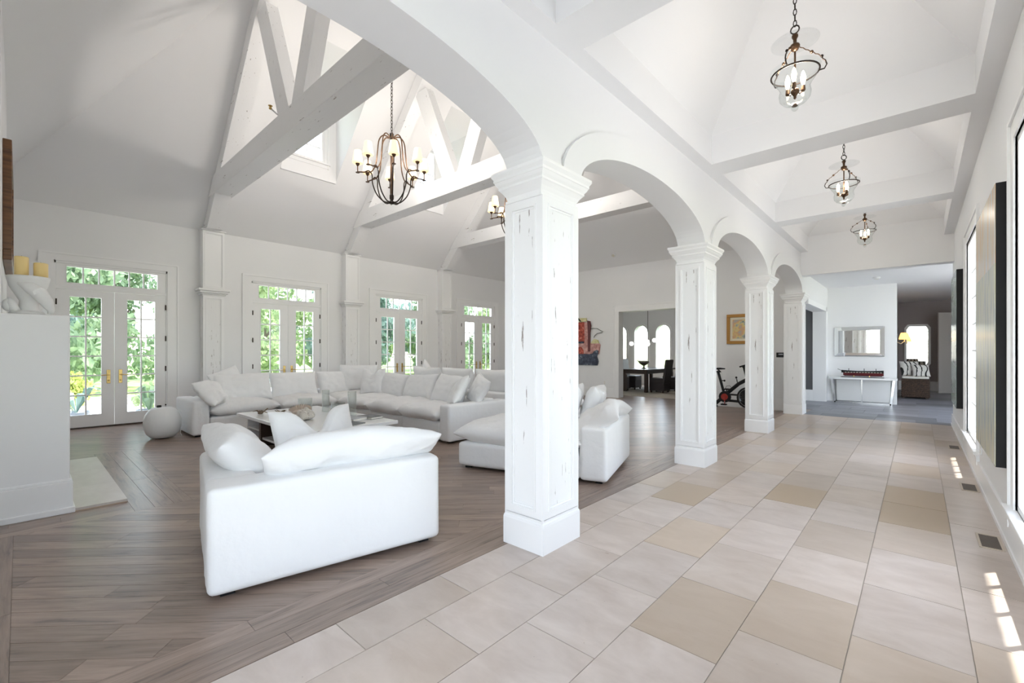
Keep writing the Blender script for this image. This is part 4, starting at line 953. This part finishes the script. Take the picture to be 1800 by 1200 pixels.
# round white ball lamp on the floor by the sectional
t = thing('ball_lamp', 'round white floor lamp beside the sectional arm', 'lamp', (-8.74, 1.50, 0))
ob('body', MB().lathe([(.10, .012), (.17, .018), (.235, .08), (.268, .17), (.272, .27), (.245, .37), (.19, .45), (.13, .478), (.05, .482), (.005, .48)], seg=32), 'ceramic', t, smooth=True)
ob('foot', MB().lathe([(.09, 0), (.11, .014)], seg=16), 'black', t); ob('knob', MB().lathe([(.03, .478), (.036, .485), (.036, .505), (.028, .515)], (0.0, -.05, 0), 14), 'black_gloss', t)
ob('cord', MB().tube([(0, -.02, .495), (0, .10, .500), (.02, .20, .46), (.03, .262, .37), (.03, .285, .27), (.03, .27, .16), (.04, .25, .06), (.06, .27, .01)], .0055, 6), 'white_plastic', t, smooth=True)
t.scale = (.88, .88, 1)
# ================================================================ FIREPLACE END
pc = thing('framed_picture', 'large dark picture in a wooden frame above the mantel', 'picture', (-6.55, -.10, 2.14))
for dd in (((-.75, .75), (0, .09)), ((-.75, .75), (.95, 1.04)), ((-.75, -.66), (.09, .95)), ((.66, .75), (.09, .95))): ob('frame_bar', MB().box(*dd[0], 0, .055, *dd[1]), 'walnut_frame', pc, bevel=.006)
ob('canvas', MB().box(-.66, .66, .005, .025, .09, .95), 'old_painting', pc)
fs = thing('fish_planter', 'white ceramic bowl with leaping fish, standing on the mantel', 'planter', (-5.62, .05, 1.65))
ob('bowl', MB().lathe([(.075, .0), (.085, .02), (.06, .06), (.055, .13), (.085, .19), (.115, .25), (.128, .31), (.132, .335), (.12, .335), (.10, .27), (.02, .25)], seg=20), 'ceramic', fs, smooth=True)
mb = MB().tube([(.09, -.06, .27), (.12, .0, .24), (.125, .06, .19), (.115, .105, .12), (.10, .13, .05), (.10, .125, .02)], [.012, .045, .055, .045, .025, .018], 12)
ob('fish', mb, 'ceramic', fs, smooth=True); ob('fish_tail', MB().prism([(.07, .06), (.11, .0), (.135, .01), (.15, .06), (.13, .05), (.115, .09)], 'x', .09, .105), 'ceramic', fs); ob('fish_fin', MB().prism([(.02, .20), (.07, .24), (.06, .19), (.03, .17)], 'x', .165, .175), 'ceramic', fs)
ob('tail_fin', MB().tube([(.03, -.06, .02), (.05, -.085, .06), (.05, -.10, .11), (.05, -.11, .15)], [.03, .035, .03, .008], 10).ball((.05, -.11, .085), (.025, .045, .055), 10, 8), 'ceramic', fs, smooth=True)
ob('wave_base', MB().ball((.02, 0, .02), (.10, .12, .03), 14, 8), 'ceramic', fs, smooth=True)
ob('inner_plate', MB().lathe([(.001, .322), (.118, .322), (.118, .333), (.001, .333)], seg=20), 'ceramic', fs)
for i, (dx, dy, r_, h, lb) in enumerate(((.0, -.045, .043, .165, 'taller cream pillar candle in the fish planter'), (.0, .068, .045, .125, 'shorter cream pillar candle in the fish planter'))):
    c_ = thing('pillar_candle', lb, 'candle', (-5.62+dx, .055+dy, 1.65+.333), 0, 'mantel candles')
    ob('wax', MB().lathe([(r_, 0), (r_, h), (r_-.006, h+.004), (r_-.012, h-.006), (.002, h-.01)], seg=20), 'wax', c_, smooth=True); ob('wick', MB().tube([(0, 0, h-.012), (.002, 0, h+.012)], .0015, 5), 'black', c_)
# ================================================================ BACK WALL
def wallpt(): pass
YF = YB
ca = thing('castle_relief', 'colourful cut-out wall relief of red towers and arches', 'wall art', (-7.6, YF-.001, .93))
def cut(name, mat, pts, d0, d1): ob(name, MB().prism([(p[0], p[1]) for p in pts], 'y', -d1, -d0), mat, ca)
cut('rock_base', 'navy', [(-.5, 0), (.46, 0), (.49, .12), (.47, .2), (.44, .27), (.48, .36), (.40, .38), (.2, .34), (-.5, .36)], .0, .04)
cut('bridge_wall', 'pinkish', [(-.5, .34), (.52, .34), (.56, .62), (.50, .68), (.30, .66), (.24, .68), (-.5, .70)], .0, .03)
cut('arch_opening', 'brick_red', [(-.28, .34), (-.02, .34), (-.03, .46), (-.09, .55), (-.16, .57), (-.23, .53), (-.28, .45)], .03, .045)
cut('arch_opening', 'navy', [(.28, .34), (.50, .34), (.51, .44), (.45, .47), (.36, .43)], .03, .045)
cut('tower', 'brick_red', [(-.34, .68), (.02, .68), (.02, 1.32), (-.34, 1.32)], .02, .05)
cut('tower_side', 'pinkish', [(.02, .40), (.14, .40), (.15, 1.30), (.02, 1.32)], .02, .048)
cut('dark_tower', 'ship_red', [(.14, .42), (.21, .42), (.22, 1.0), (.25, 1.2), (.22, 1.34), (.12, 1.36), (.14, 1.0)], .02, .052)
cut('roof', 'pale_yellow', [(-.42, 1.34), (-.05, 1.33), (.10, 1.34), (.09, 1.44), (-.40, 1.46)], .02, .056)
cut('roof_post', 'black', [(-.26, 1.46), (-.20, 1.47), (-.08, 1.34), (-.13, 1.34)], .056, .062)
cut('side_roof', 'pale_yellow', [(.24, .66), (.52, .66), (.48, .76), (.36, .80), (.28, .74)], .0, .04)
cut('blue_trim', 'navy', [(-.5, .67), (.0, .67), (.0, .73), (-.5, .72)], .05, .055)
ob('pennant_wire', MB().tube([(.22, -.03, 1.10), (.30, -.03, 1.12), (.46, -.03, 1.11), (.60, -.03, 1.03), (.66, -.03, 1.01), (.62, -.03, .985), (.46, -.03, .96), (.38, -.03, .90), (.34, -.03, .84)], .008, 6), 'black', ca)
fp = thing('framed_painting', 'small painting of houses in a gold frame above the exercise bike', 'painting', (-3.02, YF, 1.53))
for dd in (((-.46, .46), (0, .075)), ((-.46, .46), (.645, .72)), ((-.46, -.385), (.075, .645)), ((.385, .46), (.075, .645))): ob('frame_bar', MB().box(*dd[0], -.045, 0, *dd[1]), 'gold', fp, bevel=.008)
ob('mat_border', MB().box(-.385, .385, -.02, -.002, .075, .645), 'mat_paper', fp); ob('canvas', MB().box(-.33, .33, -.026, -.02, .13, .59), 'village_paint', fp)
def plate(name, label, cat, loc, axis, w=.075, h=.115, mat='white_plastic', grp=None, slots=True):
    t = thing(name, label, cat, loc, 0, grp); d = {'x': (0, .008, -w/2, w/2), '-x': (-.008, 0, -w/2, w/2), '-y': (-w/2, w/2, -.008, 0)}[axis]
    ob('plate', MB().box(*d, -h/2, h/2), mat, t, bevel=.002)
    if slots:
        e = {'x': (.008, .011, -.017, .017), '-x': (-.011, -.008, -.017, .017), '-y': (-.017, .017, -.011, -.008)}[axis]
        for zz in (-.025, .025): ob('socket', MB().box(*e, zz-.015, zz+.015), 'ivory', t)
    return t
tm = plate('thermostat', 'small black wall thermostat between two columns', 'thermostat', (-2.34, YB, 1.27), '-y', .15, .11, 'black_gloss', slots=False)
ob('display', MB().box(-.03, .06, -.0095, -.008, .0, .03), 'book_b', tm)
plate('outlet', 'white wall outlet under the castle relief', 'outlet', (-6.9, YB, .42), '-y')
plate('outlet', 'white wall outlet behind the console table', 'outlet', (-.92, 14.95, .36), '-y')
def detector(name, label, loc, rot=(0, 0, 0)):
    t = thing(name, label, 'smoke detector', loc); t.rotation_euler = rot; ob('body', MB().lathe([(.075, 0), (.075, -.018), (.06, -.034), (.02, -.04)], seg=20), 'white_plastic', t, smooth=True); ob('vent_ring', MB().lathe([(.045, -.037), (.045, -.041), (.03, -.043)], seg=16), 'ivory', t)
detector('smoke_detector', 'round white smoke detector on the foyer ceiling', (-.72, 13.45, 3.08))
detector('smoke_detector', 'small round detector on the sloping ceiling above the dining opening', (-6.45, 11.42, ZE+PIT*.28-.002), (R(-46), 0, 0))
# ---- exercise bike
bk = thing('exercise_bike', 'black exercise bike with red crank standing against the back wall', 'exercise bike', (-3.2, 11.2, 0))
def bt(name, pts, r, mat='black', **k): return ob(name, MB().tube(pts, r, 8), mat, bk, **k)
ob('rear_foot', MB().box(-.50, -.42, -.26, .26, 0, .05), 'black', bk, bevel=.01); ob('front_foot', MB().box(.50, .58, -.26, .26, 0, .05), 'black', bk, bevel=.01)
bt('rear_stay', [(-.46, 0, .04), (-.22, 0, .27)], .04); bt('main_tube', [(-.20, 0, .30), (.12, 0, .60), (.32, 0, .72)], .042); bt('lower_tube', [(-.18, 0, .20), (.20, 0, .19), (.54, 0, .04)], .03)
bt('seat_post', [(-.20, 0, .36), (-.24, 0, .52), (-.33, 0, .86)], .03); bt('mid_tube', [(-.14, 0, .34), (.2, 0, .34)], .022)
ob('saddle', MB().add([(-.50, -.10, .95), (-.50, .10, .95), (-.30, .05, .965), (-.17, .02, .955), (-.17, -.02, .955), (-.30, -.05, .965), (-.50, -.10, .91), (-.50, .10, .91), (-.30, .05, .92), (-.17, .02, .93), (-.17, -.02, .93), (-.30, -.05, .92)], [(0, 5, 4, 3, 2, 1), (6, 7, 8, 9, 10, 11), (0, 1, 7, 6), (1, 2, 8, 7), (2, 3, 9, 8), (3, 4, 10, 9), (4, 5, 11, 10), (5, 0, 6, 11)]), 'black', bk, bevel=.012)
bt('saddle_clamp', [(-.40, 0, .87), (-.27, 0, .87), (-.33, 0, .91)], .018)
bt('handlebar_post', [(.38, 0, .20), (.29, 0, .76), (.24, 0, .98)], .032)
bt('handlebar', [(.20, -.22, 1.0), (.38, -.22, 1.06), (.24, -.10, .99), (.24, .10, .99), (.38, .22, 1.06), (.20, .22, 1.0)], .017); ob('screen', MB().box(.40, .43, -.26, .26, 1.02, 1.34), 'black_gloss', bk, bevel=.01)
bt('screen_arm', [(.26, 0, .96), (.41, 0, 1.12)], .02)
m90 = Matrix.Rotation(R(90), 4, 'X')
ob('flywheel', MB().lathe([(.02, -.02), (.17, -.018), (.19, -.03), (.245, -.03), (.25, 0), (.245, .03), (.19, .03), (.17, .018), (.02, .02)], seg=36).xf(m90).xf(Matrix.Translation((.33, 0, .29))), 'black_gloss', bk, smooth=False)
ob('flywheel_rim', MB().tube([(.33+.20*math.cos(a*math.pi/14), -.034, .29+.20*math.sin(a*math.pi/14)) for a in range(28)], .005, 5, True), 'silver', bk)
ob('chain_guard', MB().lathe([(.001, -.03), (.13, -.03), (.135, 0), (.13, .03), (.001, .03)], seg=28).xf(m90).xf(Matrix.Translation((-.17, -.03, .285))), 'black', bk)
ob('crank_disc', MB().lathe([(.001, -.006), (.075, -.006), (.075, .006), (.001, .006)], seg=20).xf(m90).xf(Matrix.Translation((-.17, -.07, .285))), 'red', bk)
bt('crank_arm', [(-.17, -.08, .285), (-.155, -.09, .12)], .012, 'red'); ob('pedal', MB().box(-.22, -.10, -.19, -.09, .10, .13), 'black', bk, bevel=.006); bt('toe_cage', [(-.20, -.14, .13), (-.15, -.14, .18), (-.10, -.14, .13)], .006, 'silver')
bt('crank_arm', [(-.17, .03, .285), (-.15, .04, .45)], .012); ob('pedal', MB().box(-.21, -.09, .04, .14, .44, .47), 'black', bk, bevel=.006); bt('toe_cage', [(-.20, .09, .47), (-.17, .09, .53), (-.10, .09, .54), (-.06, .09, .50), (-.09, .09, .47)], .005)
bt('resistance_knob', [(.10, 0, .60), (.075, 0, .72)], .010); ob('knob_ball', MB().ball((.07, 0, .745), .024, 10, 8), 'black', bk, smooth=True); ob('seat_knob', MB().ball((-.19, -.0, .66), .024, 10, 8).tube([(-.26, 0, .66), (-.2, 0, .66)], .01), 'black', bk, smooth=True)
ob('label_strip', MB().tube([(.345, -.034, .52), (.375, -.034, .36)], .008, 6), 'ivory', bk)
# ================================================================ DINING ROOM
tag(ob('area_rug', MB().box(-9.2, -5.0, 12.5, 16.6, 0, .012), 'rug', bevel=.004), 'beige rug under the dining table', 'rug')
dt = thing('dining_table', 'long dark wooden dining table on the beige rug', 'dining table', (-6.95, 14.75, .012))
ob('table_top', MB().box(-.48, .48, -1.15, 1.15, .70, .75), 'dark_wood', dt, bevel=.006); ob('apron', MB().box(-.42, .42, -1.05, 1.05, .60, .70), 'dark_wood', dt)
for x in (-.38, .38):
    for y in (-1.0, 1.0): ob('leg', MB().box(x-.05, x+.05, y-.05, y+.05, 0, .60), 'dark_wood', dt)
def dchair():
    t = thing('dining_chair', '', 'dining chair')
    ob('seat', MB().box(-.24, .24, -.25, .24, .30, .48), 'leather', t, bevel=.03, seg=3)
    ob('backrest', MB().prism([(.18, .30), (.26, .30), (.37, 1.06), (.34, 1.08), (.29, 1.06)], 'x', -.25, .25), 'leather', t, bevel=.015)
    ob('skirt', MB().box(-.235, .235, -.24, .25, .06, .32), 'leather', t)
    for x in (-.2, .2):
        for y in (-.2, .2): ob('leg', MB().box(x-.022, x+.022, y-.022, y+.022, 0, .06), 'dark_wood', t)
    return t
dc = dchair()
DS = [(-6.28, 14.12, -90, 'dark high-backed dining chair on the bike side of the table, in front of its twin'), (-6.24, 14.98, -90, 'dark high-backed dining chair beside the floral seat'), (-7.62, 13.9, 90, 'dark high-backed dining chair with its back to the castle relief wall'), (-7.58, 14.75, 90, 'dark high-backed dining chair across the table from the floral seat')]
for i, (x, y, a, lb) in enumerate(DS):
    t = dc if i == 0 else copy_tree(dc); t.location = (x, y, .012); t.rotation_euler = (0, 0, R(a)); tag(t, lb, 'dining chair', 'dining chairs')
bw = thing('footed_bowl', 'tarnished silver footed bowl on the dining table', 'bowl', (-6.92, 14.3, .762))
ob('bowl', MB().lathe([(.03, .10), (.10, .14), (.17, .20), (.20, .27), (.19, .27), (.15, .20), (.02, .15)], seg=20), 'silver', bw, smooth=True); ob('stem', MB().lathe([(.09, 0), (.08, .02), (.03, .04), (.025, .09), (.04, .11)], seg=16), 'silver', bw, smooth=True)
ob('handle', MB().tube([(-.19, 0, .24), (-.25, 0, .28), (-.24, 0, .33), (-.19, 0, .29)], .014, 6), 'silver', bw, smooth=True)
gc = thing('globe_chandelier', 'dark rod chandelier with white glass globes over the dining table', 'chandelier', (-6.92, 14.6, 0))
ob('rod', MB().tube([(0, 0, 1.66), (0, 0, 3.09)], .008, 6), 'black', gc); ob('canopy', MB().lathe([(.06, 3.07), (.06, 3.1)], seg=16), 'black', gc)
for k, (x, y, z) in enumerate(((-.46, -.3, 1.62), (.14, -.3, 1.60), (.34, .1, 1.62), (.10, .3, 1.74), (-.25, .5, 1.70))):
    a = ob('arm', MB().tube([(0, 0, 1.68), (x*.5, y*.5, (z+1.68)/2+.03), (x, y, z)], .006, 6), 'black', gc); ob('globe', MB().ball((x, y, z), .075, 16, 10), 'globe', a, smooth=True)
lamp(gc, (0, 0, 1.60), 14, .10, (1, .96, .9))
fl_ = thing('upholstered_bench', 'low seat with a floral cushion behind the dining chairs', 'bench', (-5.45, 15.2, .012)); ob('seat_box', MB().box(-.3, .3, -.6, .6, 0, .42), 'leather', fl_, bevel=.02); ob('cushion', MB().ball((0, 0, .55), (.26, .4, .18), 14, 8), 'zebra', fl_, smooth=True)
# ================================================================ FOYER
cn = thing('console_table', 'white topped console table with slanted chrome legs', 'console table', (-1.08, 14.78, 0))
ob('top', MB().box(-.70, .70, -.17, .15, .62, .67), 'white_gloss', cn, bevel=.004)
for s in (-1, 1):
    for y in (-.13, .13):
        ob('leg', MB().add([(s*.66, y-.02, .62), (s*.61, y-.02, .62), (s*.61, y+.02, .62), (s*.66, y+.02, .62), (s*.60, y-.02, 0), (s*.55, y-.02, 0), (s*.55, y+.02, 0), (s*.60, y+.02, 0)], [(0, 1, 2, 3), (7, 6, 5, 4), (0, 4, 5, 1), (1, 5, 6, 2), (2, 6, 7, 3), (3, 7, 4, 0)]), 'chrome', cn)
ob('bottom_rail', MB().box(-.58, .58, -.15, -.11, 0, .035), 'chrome', cn); ob('bottom_rail', MB().box(-.58, .58, .11, .15, 0, .035), 'chrome', cn); ob('centre_bar', MB().box(-.012, .012, -.145, -.12, .035, .62), 'chrome', cn)
ob('back_panel', MB().box(-.56, .56, .125, .14, .03, .62), 'white_plastic', cn)
sh = thing('ship_model', 'dark red and black model ship on a stand on the console table', 'ship model', (-1.08, 14.76, .67))
prof = []
def hull(zt, zb, wt, wb_, mat, nm, x0=-.44, x1=.43):
    mb = MB(); n_ = 12; L = []
    for i in range(n_+1):
        u = i/n_; x = x0+(x1-x0)*u; k = max(.06, min(1, math.sin(min(1, u*2.2+.02)*math.pi/2)*1.0, 1.25-u*.35)); sheer = .02*(2*u-1)**2
        L.append([(x, -wt*k, zt+sheer), (x, wt*k, zt+sheer), (x, wb_*k, zb), (x, -wb_*k, zb)])
    vs = [p for q in L for p in q]; fs = [(3, 2, 1, 0), tuple(4*n_+i for i in range(4))]
    for i in range(n_):
        for k in range(4): fs.append((4*i+k, 4*i+(k+1) % 4, 4*i+4+(k+1) % 4, 4*i+4+k))
    ob(nm, mb.add(vs, fs), mat, sh)
hull(.12, .05, .058, .03, 'ship_red', 'lower_hull', -.40, .43); hull(.155, .12, .062, .058, 'black', 'upper_hull'); hull(.17, .157, .05, .062, 'black', 'rail')
for k in range(13): ob('gun_port', MB().box(-.36+.06*k, -.32+.06*k, -.066, -.058, .128, .140), 'ivory', sh)
for x in (-.28, .04, .28): ob('mast', MB().tube([(x, 0, .16), (x, 0, .235)], .007, 6), 'black', sh)
ob('bowsprit', MB().tube([(-.42, 0, .165), (-.52, 0, .215)], .006, 6), 'black', sh); ob('keel', MB().box(-.38, .40, -.008, .008, .035, .06), 'black', sh)
ob('stand', MB().box(-.44, .44, -.06, .06, 0, .014), 'black', sh); 
for x in (-.17, .15): ob('stand_post', MB().box(x-.008, x+.008, -.02, .02, .014, .06), 'brass', sh)
mr_ = thing('wall_mirror', 'wide rectangular mirror with slanted mirrored edges above the console table', 'mirror', (-1.165, 14.95, 1.61))
ob('backing', MB().box(-.525, .525, -.018, -.0, -.39, .39), 'silver', mr_)
for a, b2 in ((-.43, -.003), (.003, .43)): ob('mirror_panel', MB().box(a, b2, -.024, -.018, -.295, .295), 'mirror', mr_)
for pts in ([(-.525, -.39), (.525, -.39), (.435, -.30), (-.435, -.30)], [(-.525, .39), (-.435, .30), (.435, .30), (.525, .39)], [(-.525, -.39), (-.435, -.30), (-.435, .30), (-.525, .39)], [(.525, -.39), (.525, .39), (.435, .30), (.435, -.30)]):
    A = pts; cxm = sum(p[0] for p in A)/4; czm = sum(p[1] for p in A)/4
    vs = [(p[0], -.019 if (abs(p[0]) > .5 ) else -.034, p[1]) for p in A]; ob('bevelled_border', MB().add(vs, [(0, 1, 2, 3)]).add([(p[0], -.018, p[1]) for p in A], [(3, 2, 1, 0)]), 'mirror', mr_)
wc = thing('wicker_chest', 'dark wicker storage chest with a cushion top in the vestibule', 'chest', (-.06, 17.6, 0))
ob('body', MB().box(-.30, .30, -.36, .36, .03, .56), 'wicker', wc, bevel=.02)
for k in range(9): ob('weave_band', MB().box(-.308, .308, -.368, .368, .06+.055*k, .085+.055*k), 'wicker', wc, bevel=.006)
for x in (-.25, .25):
    for y in (-.3, .3): ob('foot', MB().box(x-.03, x+.03, y-.03, y+.03, 0, .03), 'dark_wood', wc)
ob('seat_pad', MB().box(-.29, .29, -.35, .35, .565, .63), 'paper', wc, bevel=.025, seg=3)
cushion('zebra_cushion', 'black and white patterned cushion leaning on the wicker chest by the sconce', 'cushions on the wicker chest', (-.18, 17.55, .85), -60, 18, .50, .46, .18, 90, n=16, mat='zebra', conc=.06, p=2.6)
cushion('zebra_cushion', 'black and white patterned cushion lying in front on the wicker chest', 'cushions on the wicker chest', (.05, 17.42, .80), -75, 30, .42, .40, .16, 91, n=16, mat='zebra', conc=.06, p=2.6)
sn = thing('wall_sconce', 'brass wall sconce with a glowing amber shade', 'sconce', (-.52, 18.6, 1.75))
ob('backplate', MB().box(0, .02, -.05, .05, -.38, .45), 'brass', sn, bevel=.006); ob('arm', MB().tube([(.02, 0, -.10), (.12, 0, -.16), (.20, 0, -.08)], .012, 8), 'ivory', sn, smooth=True); ob('candle', MB().lathe([(.03, -.10), (.012, -.07), (.012, .0)], (.20, 0, 0), 10), 'ivory', sn)
lamp(sn, (.20, 0, .08), 12, .08, (1, .62, .28)); ob('lamp_shade', MB().lathe([(.13, -.02), (.135, 0), (.085, .18), (.08, .18)], (.20, 0, 0), 20), 'shade_amber', sn, smooth=True)
vm = thing('wall_mirror', 'tall mirror with clipped corners in a white frame beyond the wicker chest', 'mirror', (-.02, 20.98, 1.55))
oc = [(-.34, -.62), (-.26, -.74), (.26, -.74), (.34, -.62), (.34, .62), (.26, .74), (-.26, .74), (-.34, .62)]; ic = [(p[0]*.82, p[1]*.90) for p in oc]
fm = MB()
for i in range(8): j = (i+1) % 8; fm.prism([oc[i], oc[j], ic[j], ic[i]], 'y', -.045, 0)
ob('mirror_frame', fm, 'trim', vm); ob('mirror_glass', MB().prism(ic, 'y', -.02, -.005), 'mirror', vm)
# ================================================================ HALL: ART ON THE OUTER WALL, FLOOR VENTS
def canvas_art(label, y0, y1, z0, z1, lower, upper, split):
    t = thing('box_canvas', label, 'painting', (XR, (y0+y1)/2, z0), 0, 'tall canvases in the hall'); h = (y1-y0)/2
    ob('side_frame', MB().box(-.068, 0, -h, -h+.02, 0, z1-z0).box(-.068, 0, h-.02, h, 0, z1-z0).box(-.068, 0, -h+.02, h-.02, 0, .02).box(-.068, 0, -h+.02, h-.02, z1-z0-.02, z1-z0), 'black', t)
    ob('lower_panel', MB().box(-.072, -.05, -h+.004, h-.004, .004, split-z0), lower, t); ob('upper_panel', MB().box(-.072, -.05, -h+.004, h-.004, split-z0, z1-z0-.004), upper, t)
canvas_art('tall abstract canvas in orange, cream and grey with black sides', 4.655, 6.06, .53, 2.545, 'abstract_lower', 'abstract_upper', 1.98)
canvas_art('tall canvas with a painted-in teal reflection and black sides at the foyer end of the hall', 9.05, 10.28, .53, 2.53, 'teal_reflection_art', 'teal_reflection_art', 1.9)
VL = ['brown floor register nearest the orange canvas', 'brown floor register under the far edge of the orange canvas', 'brown floor register near the canvas at the foyer end']
for i, (y, vl) in enumerate(((4.62, VL[0]), (6.33, VL[1]), (8.83, VL[2]))):
    t = thing('floor_vent', vl, 'floor vent', (.375, y, 0), 0, 'floor registers'); w_, d = .062, .165
    ob('rim', MB().box(-w_, w_, -d, -d+.018, .0009, .005).box(-w_, w_, d-.018, d, .0009, .005).box(-w_, -w_+.014, -d+.018, d-.018, .0009, .005).box(w_-.014, w_, -d+.018, d-.018, .0009, .005), 'vent_rim', t)
    ob('well', MB().box(-w_+.014, w_-.014, -d+.018, d-.018, .0009, .0022), 'vent', t)
    for k in range(13): ob('louvre', MB().box(-w_+.014, w_-.014, -d+.024+.0225*k, -d+.035+.0225*k, .0022, .0042), 'vent', t)
plate('outlet', 'white wall outlet below the hall window between the two canvases', 'outlet', (XR, 6.55, .36), '-x')
